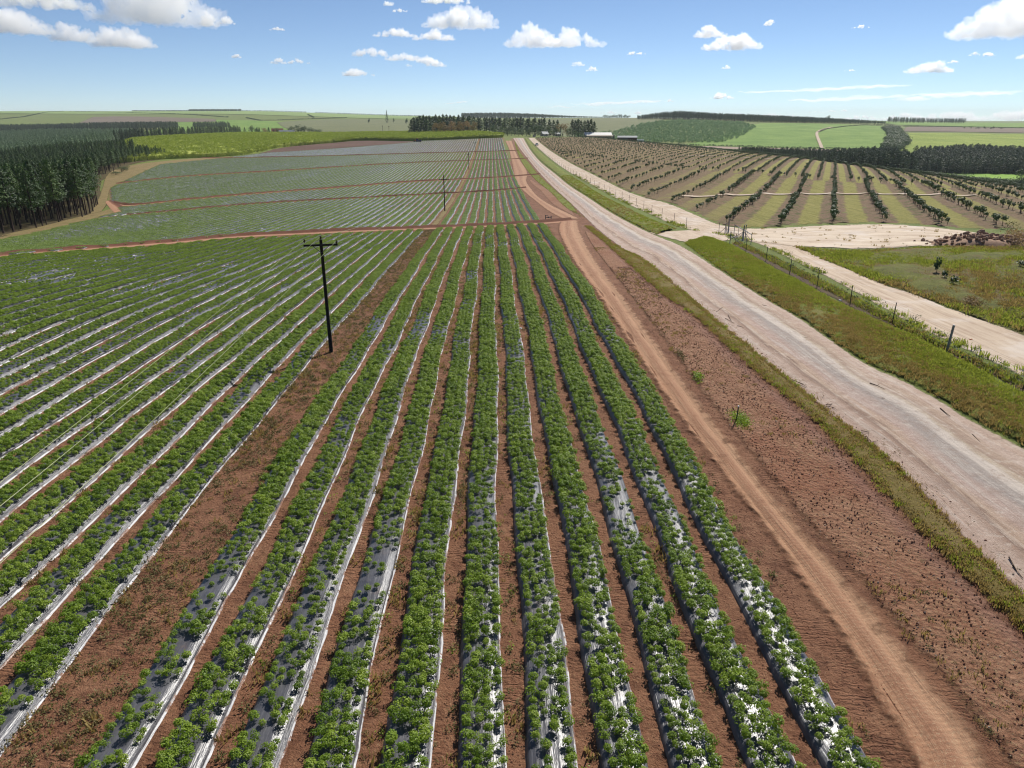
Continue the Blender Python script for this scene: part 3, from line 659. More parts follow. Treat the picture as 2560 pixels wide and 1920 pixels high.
# grass path between the crop and the pine plantation; dry grass corner by the far pines
S['path'] = Strip([(-200,655),(0,609),(117,584),(218,557),(300,537),(322,527)], [(-200,630),(0,588),(100,567),(200,541),(262,527),(292,517)], 8)
S['path'].build('grass_path', M['grass_dry'], .05, label='tan grass path along the foot of the pine plantation', cat='path')
S['corner'] = Strip([(255,528),(268,512),(272,495),(276,470),(297,462),(404,413),(480,403),(575,394)], [(225,535),(240,505),(255,470),(262,440),(290,420),(389,405),(480,396),(575,391)], 9)
S['corner'].build('dry_grass', M['grass_dry'], .05, label='dry tan grass corner between the far pines and the pale crop', cat='grass')
S['redcorner'] = Strip([(262,505),(280,528),(297,540)], [(275,500),(300,512),(325,522)], 7)
S['redcorner'].build('track_bend', M['cross'], .08, ends=True, label='worn red soil bend where the track meets the plantation', cat='track')

# weedy cover on the bare pole strip beyond the first track
for a, b, mt, w, lb in ((129.5, 204, 'grass_dry', 1.0, 'tan weedy strip holding the second power pole'), (206, 640, 'verge_dry', .85, 'olive weedy strip running on along the power poles')):
    ys = np.linspace(a, b, 60); xs = -10.72 + ROW_K * ys
    Strip(np.stack([xs - w * .9, ys], 1), np.stack([xs + w * .9, ys], 1), 5, px=False, sm=0).build('weedy_strip', M[mt], .05, label=lb, cat='strip')
# ------------------------------------------------------------------ mulch beds and crop plants
CENTRES = [8.05 - 1.7 * k for k in range(11)]                        # right of the bare pole strip, counted from the headland
CENTRES_L = [-12.32 - 1.7 * j for j in range(112)]                     # left of the bare strip
BLOCKN = ['nearest block', 'second block', 'third block', 'fourth block', 'fifth block', 'farthest pale block']
segs = []                                                             # (block, side, k, c, y0, y1)
for side, cs in (('R', CENTRES), ('L', CENTRES_L)):
    for k, c in enumerate(cs):
        ys = np.arange(4.0, 660, 1.0); xs = c + ROW_K * ys
        ok = inside(CROP_NEAR, xs, ys)
        u, v, d = project(xs, ys, height(xs, ys)); ok &= (u > -260) & (u < 2900) & (v < 3000)
        tk = np.stack([track_y(i, xs) for i in range(5)])
        blk = (ys[None] > tk).sum(0)
        hw = np.array([1.9, 1.0, 1.6, 1.4, 1.2])[:, None]
        dy = ys[None] - tk; ok &= ((dy > hw * 1.05 + .4) | (dy < -hw - .5 - 5.5 * (hw > 1.7) * np.clip((-xs[None] - 5) / 60, 0, 1) )).all(0)
        for b in range(6):
            w = np.where(ok & (blk == b))[0]
            if len(w) < 5: continue
            for run in np.split(w, np.where(np.diff(w) > 1)[0] + 1):
                if len(run) >= 5: segs.append((b, side, k, c, ys[run[0]], ys[run[-1]]))
def wob(c, y): return .07 * np.sin(y * .23 + c * 3.1) + .04 * np.sin(y * .71 + c * 1.7)
PROF = [(-.60, -.04), (-.56, .01), (-.53, .08), (-.45, .135), (-.18, .165), (.18, .165), (.47, .14), (.51, .08), (.53, .03), (.56, .012), (.60, -.04)]
def bed_mesh(c, y0, y1, b, seed):
    mid = (y0 + y1) / 2; st = .45 if b == 0 else (.9 if b == 1 else 2.0)
    ys = np.linspace(y0, y1, max(4, int((y1 - y0) / st) + 1)); n = len(ys)
    r = np.random.default_rng(seed); px = np.array([p[0] for p in PROF]); pz = np.array([p[1] for p in PROF]); ac = np.linspace(0, 1, len(PROF))
    X = (c + ROW_K * ys + wob(c, ys))[:, None] + px[None] * np.where(np.abs(px) > .55, 1, 1)[None]
    jit = np.cumsum(r.normal(0, .03, (n, 1)), 0); jit -= np.linspace(0, 1, n)[:, None] * jit[-1]
    X[:, -3:] += np.clip(jit * .4, -.05, .05) + r.normal(0, .012, (n, 3)); X[:, :2] += r.normal(0, .015, (n, 2))
    Y = np.broadcast_to(ys[:, None], X.shape)
    Z = height(X, Y) + pz[None] * (1 + .12 * np.sin(ys * .9 + c)[:, None]) + r.normal(0, .006, X.shape) + .02 * (1 + ys[:, None] / 120)
    Z[0] -= .2; Z[-1] -= .2
    return np.stack([X, Y, Z], -1).reshape(-1, 3), grid_faces(n, len(PROF)), np.broadcast_to(ac, X.shape).ravel(), np.broadcast_to(ys[:, None], X.shape).ravel()
def bed_label(b, side, k):
    if side == 'R':
        if k == 0: return f"black and white plastic mulch bed in the {BLOCKN[b]}, the one edging the farm track"
        return f"plastic mulch bed in the {BLOCKN[b]}, {ordn(11 - k)} bed right of the bare pole strip"
    return f"plastic mulch bed in the {BLOCKN[b]}, {ordn(k + 1)} bed left of the bare pole strip"
segs.sort(key=lambda s: (s[4] + abs(s[3]) * .6))
rest = []
seen = set()
for i, (b, side, k, c, y0, y1) in enumerate(segs):
    V, F, ac, al = bed_mesh(c, y0, y1, b, i)
    if i < 285 and (b, side, k) not in seen:
        seen.add((b, side, k))
        me = mesh_from('mulch_bed', V, F, [M['film']], attrs={'ac': ac, 'al': al}, smooth=True)
        if me.polygons[4].normal.z < 0: me.flip_normals()
        tag(mesh_obj('mulch_bed', me), bed_label(b, side, k), 'mulch bed', 'plastic mulch beds in the crop field')
    else: rest.append((V, F, ac, al))
if rest:
    off = np.cumsum([0] + [len(r_[0]) for r_ in rest])[:-1]
    me = mesh_from('far_mulch_beds', np.concatenate([r_[0] for r_ in rest]), np.concatenate([r_[1] + o_ for r_, o_ in zip(rest, off)]), [M['film']],
                   attrs={'ac': np.concatenate([r_[2] for r_ in rest]), 'al': np.concatenate([r_[3] for r_ in rest])}, smooth=True)
    if me.polygons[4].normal.z < 0: me.flip_normals()
    tag(mesh_obj('far_mulch_beds', me), 'pale plastic mulch beds packed into the far end of the field', 'mulch beds', kind='stuff')

# --- crop plants: bushy domes of small folded leaves
def leaf_cloud(P, Nn, size, rng, fold=.35, aspect=.62):
    """one folded four-vertex leaf at each point, facing roughly along Nn"""
    n = len(P); Nn = Nn + rng.normal(0, .45, (n, 3)); Nn /= np.linalg.norm(Nn, axis=1)[:, None] + 1e-9
    t = rng.normal(0, 1, (n, 3)); t -= (t * Nn).sum(1)[:, None] * Nn; t /= np.linalg.norm(t, axis=1)[:, None] + 1e-9
    b = np.cross(Nn, t); s = (size * rng.uniform(.7, 1.3, n))[:, None] if np.ndim(size) == 0 else (size * rng.uniform(.7, 1.3, n))[:, None]
    V = np.stack([P - t * s * .5, P + b * s * aspect * .5 - Nn * s * fold * .3, P + t * s * .5 - Nn * s * fold * .2, P - b * s * aspect * .5 - Nn * s * fold * .3], 1).reshape(-1, 3)
    i = np.arange(n)[:, None] * 4
    return V, np.concatenate([i + np.array([[0, 1, 2]]), i + np.array([[0, 2, 3]])], 0)
def crop_plant_mesh(seed, n=240, r=.165, h=.235, leaf=.047):
    g = np.random.default_rng(seed); P = []; N_ = []
    lobes = [(g.normal(0, .25 * r), g.normal(0, .25 * r), g.uniform(.5, .8) * h, g.uniform(.5, .8) * r) for _ in range(6)]
    for x, y, z, q in lobes:
        m = n // 6; d = g.normal(0, 1, (m, 3)); d[:, 2] = np.abs(d[:, 2]) * .9 - .15; d /= np.linalg.norm(d, axis=1)[:, None]
        P.append(np.array([x, y, z]) + d * q * g.uniform(.75, 1.05, (m, 1))); N_.append(d + np.array([0, 0, .5]))
    P = np.concatenate(P); P[:, 2] = np.clip(P[:, 2], .02, None); V, F = leaf_cloud(P, np.concatenate(N_), leaf, g)
    return mesh_from('crop_plant', V, F, [M['crop']])
CROPM = [crop_plant_mesh(s, 240 + 24 * (s % 3)) for s in range(7)]
def clump_mesh(seed, cover=1.0):
    g = np.random.default_rng(seed); VV = []; FF = []; o = 0
    for lx in (-.34, -.12, .12, .34):
        for ly in (-.17, .17):
            if g.random() > cover: continue
            m = 16; d = g.normal(0, 1, (m, 3)); d[:, 2] = np.abs(d[:, 2]); d /= np.linalg.norm(d, axis=1)[:, None]
            q = g.uniform(.11, .17); P = np.array([lx + g.normal(0, .03), ly + g.normal(0, .04), .07]) + d * q
            V, F = leaf_cloud(P, d + np.array([0, 0, .6]), .12, g); VV.append(V); FF.append(F + o); o += len(V)
    return mesh_from('crop_clump', np.concatenate(VV), np.concatenate(FF), [M['crop_far']])
CLUMPM = [clump_mesh(100 + s, .95) for s in range(5)] + [clump_mesh(200 + s, .6) for s in range(4)]

pts = []; cl_pts = []; cl_rot = []; cl_idx = []; cl_s = []
for (b, side, k, c, y0, y1) in segs:
    if b == 0:
        for li, lx in enumerate((-.39, -.13, .13, .39)):
            lx = lx * 1.02 + (.05 if side == 'L' else .025)
            ys = np.arange(y0 + .3, y1 - .2, .275) + (.14 if li % 2 else 0); n = len(ys)
            ys = ys + RNG.normal(0, .045, n)
            x = c + ROW_K * ys + wob(c, ys) + lx + RNG.normal(0, .03, n)
            patch = vnoise(x * 1.0, ys * .55, 500 + k + (40 if side == 'L' else 0), .8) + .55 * vnoise(x, ys, 77, .16)
            base = .96 if side == 'L' else np.interp(ys, [14, 22, 34, 50], [.82, .9, .97, 1.0])
            if side == 'L' and k in (0, 1): base = np.interp(ys, [14, 30, 50], [.86, .94, .98])
            pr = base - .42 * np.clip(-patch - .25, 0, 1.2)
            ok = RNG.random(n) < pr
            sc = np.clip((.98 + .15 * patch + RNG.normal(0, .16, n)) * .98, .45, 1.35) * (np.interp(ys, [20, 40], [1.0, 1.1]) if side == 'R' or k < 4 else .94)
            z = height(x, ys) + .16 + .02 * (1 + ys / 120) - .07 * (abs(lx) > .3) * .5
            dead = 1
            a = np.stack([x, ys, z, sc, np.full(n, 0 if side == 'R' else 1), np.full(n, k)], 1)[ok]
            pts.append(a)
    else:
        st = .62; ys = np.arange(y0 + .4, y1 - .3, st); n = len(ys); ys = ys + RNG.normal(0, .03, n)
        x = c + ROW_K * ys + wob(c, ys)
        f = vnoise(x * .5, ys * .12, 900 + b, .35) + .5 * vnoise(x, ys, 950 + k, .3)
        full = {1: .56, 2: .44, 3: .6, 4: .56, 5: .0}[b]
        thin = f * .35 + RNG.normal(0, .12, n) > (full - .45)
        sz = {1: .92, 2: .86, 3: .9, 4: .84, 5: .55}[b]
        if b in (3, 4): thin |= RNG.random(n) < np.clip((-x - 60) / 90, 0, .7)
        skip = RNG.random(n) < ({5: .3}.get(b, .05) + .25 * np.clip(f - .8, 0, 1))
        i = np.where(thin, 5 + RNG.integers(0, 4, n), RNG.integers(0, 5, n))
        z = height(x, ys) + .14 + .02 * (1 + ys / 120)
        ok = ~skip
        cl_pts.append(np.stack([x, ys, z], 1)[ok]); cl_idx.append(i[ok]); cl_s.append((sz * RNG.uniform(.88, 1.15, n))[ok])
        rr_ = np.zeros((n, 3)); rr_[:, 2] = np.where(RNG.random(n) < .5, 0, math.pi) + .027; cl_rot.append(rr_[ok])
P = np.concatenate(pts); P = P[in_view(P[:, :3], 260, 800)]
u, v, d = project(P[:, 0], P[:, 1], P[:, 2])
visible = (u > 5) & (u < 2555) & (v < 1915)
order = np.argsort(np.where(visible, d, 1e9)); first = order[:300]; far = order[300:]
def plant_label(side, k):
    if side == 0:
        return 'leafy green crop plant near the bottom, in the bed edging the farm track' if k == 0 else f"leafy green crop plant near the bottom, in the {ordn(11 - k)} bed right of the bare strip"
    return f"leafy green crop plant near the bottom, in the {ordn(k + 1)} bed left of the bare strip"
for i in first:
    x, y, z, s, sd, k = P[i]
    o = bpy.data.objects.new('crop_plant', CROPM[RNG.integers(0, 7)]); o.location = (x, y, z); o.rotation_euler = (0, 0, RNG.uniform(0, 6.28)); o.scale = (s, s, s * RNG.uniform(.9, 1.1))
    lb = plant_label(int(sd), int(k)); tag(link(o), lb, 'crop plant', 'crop plants in ' + lb.split(', in the ')[1])
q = P[far]; n = len(q)
scatter('crop_rows', q[:, :3], rots(n, .08), scl3(q[:, 3]), RNG.integers(0, 7, n), CROPM, 'bushy green crop plants filling the beds of the nearest block up to the first red track', 'crop')
cp = np.concatenate(cl_pts); cr = np.concatenate(cl_rot); ci_ = np.concatenate(cl_idx); cs_ = np.concatenate(cl_s)
k = in_view(cp, 60, 60)
s3 = scl3(cs_[k]); s3[:, :2] = s3[:, :2] * .5 + .5; s3[:, 0] *= 1.04; s3[:, 1] *= 1.1
scatter('far_crop_rows', cp[k], cr[k], s3, ci_[k], CLUMPM, 'low green crop plants in the long rows beyond the first red track', 'crop')
print('plants', len(P), 'clumps', k.sum(), 'segs', len(segs))
# ------------------------------------------------------------------ trees: tapered trunk + crown of many small leaf faces (prototypes one metre tall, scaled when placed)
def trunk_mesh(name, h, r, mat, seed, bend=.03, limbs=0, limb0=.4):
    g = random.Random(seed); mb = MB(); pts = []; x = y = 0
    for i in range(6):
        t = i / 5; pts.append((x, y, h * t - (.02 if i == 0 else 0))); x += g.uniform(-bend, bend) * h * .2; y += g.uniform(-bend, bend) * h * .2
    mb.tube(pts, [r * (1.25 if i == 0 else 1) * (1 - .75 * i / 5) for i in range(6)], 7)
    for k in range(limbs):
        t = g.uniform(limb0, .92); a = g.uniform(0, 6.28); p = Vector(pts[min(5, int(t * 5))]).lerp(Vector(pts[min(5, int(t * 5) + 1)]), t * 5 % 1)
        L = h * g.uniform(.14, .3) * (1.15 - t * .6); e = p + Vector((math.cos(a) * L, math.sin(a) * L, L * g.uniform(.15, .7)))
        mb.tube([p, p.lerp(e, .5) + Vector((0, 0, L * .06)), e], [r * .4, r * .25, r * .08], 4)
    return mb.mesh(name, [mat], True)
def pine_crown(seed, n=620, base=.36, wid=.17, mat=None, leaf=.034, name='crown', cone=.8):
    g = np.random.default_rng(seed); P = []; N_ = []; k = 34
    for i in range(k):
        t = base + (1 - base) * (i / (k - 1)) ** .9; f = (t - base) / (1 - base)
        R = wid * (min(1, .45 + f * 3.2)) * (1 - f) ** (cone * .7) + .012
        a = i * 2.4 + g.uniform(-.5, .5); R *= g.uniform(.6, 1.15)
        m = max(6, int(n / k * (.5 + R / wid)))
        rad = R * g.uniform(.4, 1.0, m); aa = a + g.normal(0, .38, m)
        c = np.stack([np.cos(aa) * rad, np.sin(aa) * rad, t + .05 * (rad / wid) * .5 + g.normal(0, .014, m) - .02 * f], 1)
        P.append(c); d = np.stack([np.cos(aa), np.sin(aa), np.full(m, .8)], 1); N_.append(d)
    P = np.concatenate(P); V, F = leaf_cloud(P, np.concatenate(N_), leaf, g, .3, .5)
    return mesh_from(name, V, F, [mat or M['pine']])
def broad_crown(seed, n=800, mat=None, leaf=.055, base=.18, lob=9, flat=1.0, name='crown'):
    g = np.random.default_rng(seed); P = []; N_ = []
    for i in range(lob):
        a = g.uniform(0, 6.28); rr_ = .30 * math.sqrt(g.random()) if i else 0; cz = base + .3 + g.uniform(-.14, .26) * flat + (.12 if i == 0 else 0); q = g.uniform(.15, .27) * (1.2 if i == 0 else 1)
        m = n // lob; d = g.normal(0, 1, (m, 3)); d /= np.linalg.norm(d, axis=1)[:, None]
        P.append(np.array([math.cos(a) * rr_, math.sin(a) * rr_, cz]) + d * q * g.uniform(.7, 1.08, (m, 1)) * np.array([1, 1, .85 * flat])); N_.append(d + np.array([0, 0, .3]))
    P = np.concatenate(P); P[:, 2] = np.clip(P[:, 2], .02, 1.0); V, F = leaf_cloud(P, np.concatenate(N_), leaf, g)
    return mesh_from(name, V, F, [mat or M['broad']])
def merged(name, a, b):
    me = bpy.data.meshes.new(name); bm = bmesh.new(); bm.from_mesh(a); nf = len(bm.faces); bm.from_mesh(b)
    for i, f in enumerate(bm.faces): f.material_index = 0 if i < nf else 1
    bm.to_mesh(me); bm.free(); me.materials.append(a.materials[0]); me.materials.append(b.materials[0]); return me
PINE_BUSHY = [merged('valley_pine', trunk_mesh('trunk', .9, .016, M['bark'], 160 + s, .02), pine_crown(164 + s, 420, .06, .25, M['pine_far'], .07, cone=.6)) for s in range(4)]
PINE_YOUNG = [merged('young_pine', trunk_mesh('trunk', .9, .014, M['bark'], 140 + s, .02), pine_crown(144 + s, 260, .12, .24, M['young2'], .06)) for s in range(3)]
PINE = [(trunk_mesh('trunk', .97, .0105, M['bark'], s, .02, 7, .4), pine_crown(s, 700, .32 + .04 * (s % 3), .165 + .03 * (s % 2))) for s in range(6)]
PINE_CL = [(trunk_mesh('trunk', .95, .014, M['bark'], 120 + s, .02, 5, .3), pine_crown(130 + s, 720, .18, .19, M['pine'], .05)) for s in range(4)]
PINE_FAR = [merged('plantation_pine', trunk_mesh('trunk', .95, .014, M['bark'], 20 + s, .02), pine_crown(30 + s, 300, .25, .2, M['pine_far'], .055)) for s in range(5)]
CONE = [(trunk_mesh('trunk', .9, .02, M['bark'], 40 + s), pine_crown(44 + s, 560, .06, .24, M['pine'], .05, cone=1.1)) for s in range(3)]
BROAD = [(trunk_mesh('trunk', .6, .03, M['bark'], 50 + s, .05, 6, .3), broad_crown(54 + s, 820)) for s in range(5)]
AUT = [(trunk_mesh('trunk', .6, .03, M['bark_pale'], 60 + s, .05, 6, .3), broad_crown(64 + s, 820, M['autumn'], base=.14)) for s in range(3)]
OLIVE = [(trunk_mesh('trunk', .5, .03, M['bark'], 70 + s, .05, 5, .3), broad_crown(74 + s, 620, M['olive'], base=.0)) for s in range(2)]
BUSH_FAR = [merged('far_bush', trunk_mesh('trunk', .4, .03, M['bark'], 80 + s), broad_crown(84 + s, 260, M['broad'], .1, .05)) for s in range(3)]
YOUNG = [merged('young_plantation_tree', trunk_mesh('trunk', .6, .02, M['bark'], 90 + s), broad_crown(94 + s, 160, M['young'], .13, .1)) for s in range(3)]
def place_tree(name, protos, loc, h, w, label, cat, group=None, sink=.1):
    tr, cr = protos[RNG.integers(0, len(protos))]
    o = empty(name, (loc[0], loc[1], float(height(loc[0], loc[1])) - sink), RNG.uniform(0, 6.28)); o.scale = (w, w, h)
    mesh_obj('trunk', tr, o); mesh_obj('crown', cr, o); tag(o, label, cat, group); return o
def at_depth(u, v, d):
    dx, dy, dz = ray(u, v); return float(dx * d), float(dy * d), CAM_Z + float(dz * d)
def tree_px(name, protos, u, d, vtop, wpx, label, cat, group=None, wn=.4):
    if protos is PINE: wn = .24; protos = PINE_CL; wpx = wpx * 1.25
    """tree standing d metres away whose top reaches photo row vtop; wpx is its crown width in photo pixels"""
    x, y, zt = at_depth(u, vtop, d); h = max(1.5, zt - float(height(x, y))); w = wpx / FPX * d / wn
    return place_tree(name, protos, (x, y), h, w, label, cat, group)
def poly_points(poly, sp, jit=.35, ang=0.0):
    poly = np.asarray(poly, float)[:, :2]; c, s = math.cos(ang), math.sin(ang); Rm = np.array([[c, -s], [s, c]]); q = poly @ Rm
    gx, gy = np.meshgrid(np.arange(q[:, 0].min(), q[:, 0].max(), sp), np.arange(q[:, 1].min(), q[:, 1].max(), sp), indexing='ij')
    p = np.stack([gx.ravel(), gy.ravel()], 1); p = p + RNG.uniform(-jit, jit, p.shape) * sp; p = p @ Rm.T
    return p[inside(poly, p[:, 0], p[:, 1])]
def with_z(p, dz=0.0): return np.c_[p[:, :2], height(p[:, 0], p[:, 1]) + dz]

# --- the pine plantation on the left
EDGE = np.array([(-92, 96), (-103, 144), (-109.5, 194), (-172, 298), (-188, 345), (-204, 392), (-202, 436)], float)
FOREST = np.concatenate([EDGE, [(-250, 480), (-300, 472), (-345, 448), (-420, 420), (-420, 250), (-300, 140), (-180, 70)]])
Strip(EDGE + [3.5, 0], EDGE - [70, -10], 12, px=False, sm=1).build('forest_floor', M['forest_floor'], .04, label='brown shaded floor of needles and grass under the left pines', cat='ground')
fp = poly_points(FOREST, 3.7, .26, .3); fp = with_z(fp)
u, v, d = project(fp[:, 0], fp[:, 1], fp[:, 2] + 9); k = (u > -160); fp = fp[k]
ed, _ = resample(EDGE, step=.5)
dist = np.empty(len(fp)); along = np.empty(len(fp))
for s in range(0, len(fp), 500):
    dd = np.hypot(fp[s:s + 500, None, 0] - ed[None, :, 0], fp[s:s + 500, None, 1] - ed[None, :, 1]); dist[s:s + 500] = dd.min(1); along[s:s + 500] = dd.argmin(1)
u, v, d = project(fp[:, 0], fp[:, 1], fp[:, 2] + 8)
def forest_h(p): 
    dd = np.hypot(p[:, 0], p[:, 1]); return np.interp(dd, [140, 230, 330, 420, 480], [13.6, 13.4, 11.0, 9.2, 8.6]) * np.where(p[:, 0] > -232, np.interp(p[:, 1], [350, 430], [1, .72]), 1)
fh = forest_h(fp) * RNG.uniform(.9, 1.08, len(fp))
vis = (u > -20) & (dist < 22) & (np.hypot(fp[:, 0], fp[:, 1]) < 380)
score = np.where(vis, d + dist * 4, 1e9); od = np.argsort(score); ind = od[:215]; ind = ind[score[ind] < 1e8]
rowk = np.minimum((dist / 3.7).astype(int), 5); cnt = {}
for i in sorted(ind, key=lambda i: along[i]):
    r = rowk[i]; cnt[r] = cnt.get(r, 0) + 1
    lb = (f"tall bare-stemmed pine on the front edge of the left plantation, {ordn(cnt[r])} from the near end" if r == 0 else
          f"tall dark pine in the {ordn(r + 1)} row of the left plantation, {ordn(cnt[r])} from the near end")
    place_tree('pine_tree', PINE, fp[i], fh[i], fh[i] * RNG.uniform(.95, 1.25), lb, 'pine tree', 'pines of the left plantation')
m = np.ones(len(fp), bool); m[ind] = False; q = fp[m]; hh = fh[m]
PINE_ST = [merged('pine_tree', a, b) for a, b in PINE]
s3 = np.stack([hh * 1.15, hh * 1.15, hh], 1)
scatter('pine_plantation', q - [0, 0, .1], rots(len(q)), s3, RNG.integers(0, 6, len(q)), PINE_ST, 'dense dark pine plantation filling the left side behind its front trees', 'forest')
# loose pines in the dry corner
for j, (uu, vt, vb) in enumerate([(258, 384, 436), (268, 378, 430), (276, 388, 431), (285, 376, 431), (249, 380, 433)]):
    p = G([(uu, vb)])[0]; dd = p[1] / (CP + SP * (960 - vb) / FPX); hgt = (vb - vt) / FPX * dd * 1.02
    place_tree('pine_tree', PINE, p, hgt, hgt * 1.2, f"slender pine standing loose on the dry grass corner, {['second', 'third', 'fourth', 'fifth', 'first'][j]} from the left", 'pine tree', 'loose pines on the dry corner')
for j, (uu, vb, hpx, wpx) in enumerate([(305, 430, 14, 30), (318, 424, 10, 22), (290, 437, 10, 26)]):
    p = G([(uu, vb)])[0]; dd = p[1] / (CP + SP * (960 - vb) / FPX)
    place_tree('bush', BROAD, p, hpx / FPX * dd, wpx / FPX * dd / .8, f"{['round green', 'small olive', 'low dark'][j]} bush under the loose pines on the dry corner", 'bush')
# --- forest masses farther off (one mass each)
def forest(name, poly, sp, h, protos, label, cat='forest', wk=1.0, hv=.17, ang=.2, jit=.35):
    p = with_z(poly_points(poly, sp, jit, ang)); u, v, d = project(p[:, 0], p[:, 1], p[:, 2] + 5); p = p[(u > -120) & (u < 2680)]
    n = len(p); hh = (np.interp(project(p[:, 0], p[:, 1], p[:, 2])[0], *h) if isinstance(h, tuple) else h) * RNG.uniform(1 - hv, 1 + hv, n); s3 = np.stack([hh * wk, hh * wk, hh], 1)
    return scatter(name, p, rots(n), s3, RNG.integers(0, len(protos), n), protos, label, cat)
def dp(*a): return [at_depth(u, 330, d)[:2] for u, d in a]
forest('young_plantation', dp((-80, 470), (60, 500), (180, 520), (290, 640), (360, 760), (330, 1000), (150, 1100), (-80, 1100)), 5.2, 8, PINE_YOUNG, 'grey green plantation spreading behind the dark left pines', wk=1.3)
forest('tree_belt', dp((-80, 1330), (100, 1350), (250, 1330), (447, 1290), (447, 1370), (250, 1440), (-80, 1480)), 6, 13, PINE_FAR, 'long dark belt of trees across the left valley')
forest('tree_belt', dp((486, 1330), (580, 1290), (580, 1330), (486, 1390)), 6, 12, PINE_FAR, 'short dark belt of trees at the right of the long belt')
forest('tree_row', dp((285, 640), (440, 700), (600, 850), (604, 872), (436, 724), (278, 668)), 4.2, 9.5, PINE_FAR, 'dark row of trees along the back of the left cane field', wk=1.1)
for pl, lb in (([(340, 3150), (480, 3150), (480, 3230), (340, 3230)], 'thin dark wood on the far left skyline'), ([(480, 3050), (610, 3050), (610, 3170), (480, 3170)], 'thick dark wood on the skyline beside the thin one'),
               ([(610, 3200), (770, 3250), (770, 3290), (610, 3240)], 'low dark line of trees along the left skyline'), ([(793, 3150), (1060, 2950), (1060, 2990), (793, 3190)], 'dark line of trees on the skyline behind the lone tall conifer')):
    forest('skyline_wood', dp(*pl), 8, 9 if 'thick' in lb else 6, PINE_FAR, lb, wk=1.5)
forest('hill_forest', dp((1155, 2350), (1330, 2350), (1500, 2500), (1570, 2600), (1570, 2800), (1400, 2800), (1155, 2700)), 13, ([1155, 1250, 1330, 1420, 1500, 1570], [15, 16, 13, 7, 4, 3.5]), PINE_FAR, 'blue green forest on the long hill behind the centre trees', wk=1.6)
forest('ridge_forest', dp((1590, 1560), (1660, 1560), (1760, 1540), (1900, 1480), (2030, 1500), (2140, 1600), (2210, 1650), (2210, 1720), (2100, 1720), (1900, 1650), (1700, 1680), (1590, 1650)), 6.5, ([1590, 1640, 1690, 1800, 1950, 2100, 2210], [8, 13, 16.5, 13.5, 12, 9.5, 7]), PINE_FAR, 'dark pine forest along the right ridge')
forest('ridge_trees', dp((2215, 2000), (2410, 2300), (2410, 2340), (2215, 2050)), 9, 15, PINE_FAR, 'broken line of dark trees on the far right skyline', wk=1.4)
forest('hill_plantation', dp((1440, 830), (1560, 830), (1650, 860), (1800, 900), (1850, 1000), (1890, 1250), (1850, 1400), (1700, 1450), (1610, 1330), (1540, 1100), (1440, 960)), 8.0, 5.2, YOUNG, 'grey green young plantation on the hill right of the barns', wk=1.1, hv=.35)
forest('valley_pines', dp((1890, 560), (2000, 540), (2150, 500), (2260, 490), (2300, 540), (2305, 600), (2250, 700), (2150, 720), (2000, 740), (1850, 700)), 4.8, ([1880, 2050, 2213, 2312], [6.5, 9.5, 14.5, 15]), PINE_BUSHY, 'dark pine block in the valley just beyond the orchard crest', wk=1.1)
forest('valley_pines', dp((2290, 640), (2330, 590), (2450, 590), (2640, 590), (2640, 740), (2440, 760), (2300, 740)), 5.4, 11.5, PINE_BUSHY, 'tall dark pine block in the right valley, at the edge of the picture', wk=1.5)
forest('bush_belt', dp((2300, 470), (2400, 440), (2560, 410), (2640, 410), (2640, 440), (2480, 460), (2330, 500)), 4.5, 5, BUSH_FAR, 'low dark bush belt below the tall valley pines', wk=1.2)
forest('gully_bush', dp((2215, 830), (2262, 800), (2275, 900), (2262, 1080), (2240, 1300), (2205, 1300), (2222, 1080)), 7, 9, BUSH_FAR, 'dark bushy gully running up between the green right fields', wk=1.3)

# --- single trees in the middle distance
tree_px('conifer', CONE, 966, 1500, 275, 11, 'lone tall tiered conifer standing on the far left-centre ridge', 'conifer', wn=.42)
for j, (uu, dd, vt, wp) in enumerate([(921, 1500, 292, 7), (1015, 1400, 292, 10), (984, 1500, 294, 5)]):
    tree_px('far_tree', BROAD, uu, dd, vt, wp, f"{['small round tree left of', 'dark round tree well right of', 'tiny tree just right of'][j]} the lone tall conifer", 'tree', wn=.9)
c1 = [(1028, 700, 298, 13), (1036, 705, 299, 12), (1044, 700, 292, 14), (1051, 705, 290, 14), (1058, 715, 287, 14), (1066, 705, 290, 13), (1073, 715, 288, 14), (1081, 725, 290, 13), (1089, 730, 286, 14), (1098, 735, 288, 14), (1107, 730, 285, 14), (1116, 735, 286, 14), (1125, 740, 287, 15), (1135, 745, 288, 14), (1146, 750, 287, 14), (1158, 750, 289, 14), (1170, 755, 290, 13)]
for j, (uu, dd, vt, wp) in enumerate(c1):
    tree_px('pine_tree', PINE, uu, dd, vt, wp, f"tall dark pine left of the centre trees, {ordn(j + 1)} from the left in the clump", 'pine tree', 'pines of the centre clump')
for j, (uu, dd, vt, wp) in enumerate([(1033 + 8.4 * j + float(RNG.uniform(-2, 2)), 770 + float(RNG.uniform(0, 25)), 290 + float(RNG.uniform(-2, 3)), 14) for j in range(19)]):
    tree_px('pine_tree', PINE, uu, dd, vt, wp, f"dark pine in the back row of the left centre clump, {ordn(j + 1)} from the left", 'pine tree', 'back row pines of the centre clump')
c2 = [(1195 + 7.2 * j + float(RNG.uniform(-2, 2)), 760 + float(RNG.uniform(0, 60)), 291 + 4 * abs(math.sin(j * 1.9)) + (2 if j > 16 else 0), 12 + float(RNG.uniform(0, 4))) for j in range(24)]
for j, (uu, dd, vt, wp) in enumerate(c2):
    tree_px('pine_tree', PINE, uu, dd, vt, wp, f"dark pine behind the road end, {ordn(j + 1)} from the left right of the brown trees", 'pine tree', 'pines behind the road end')
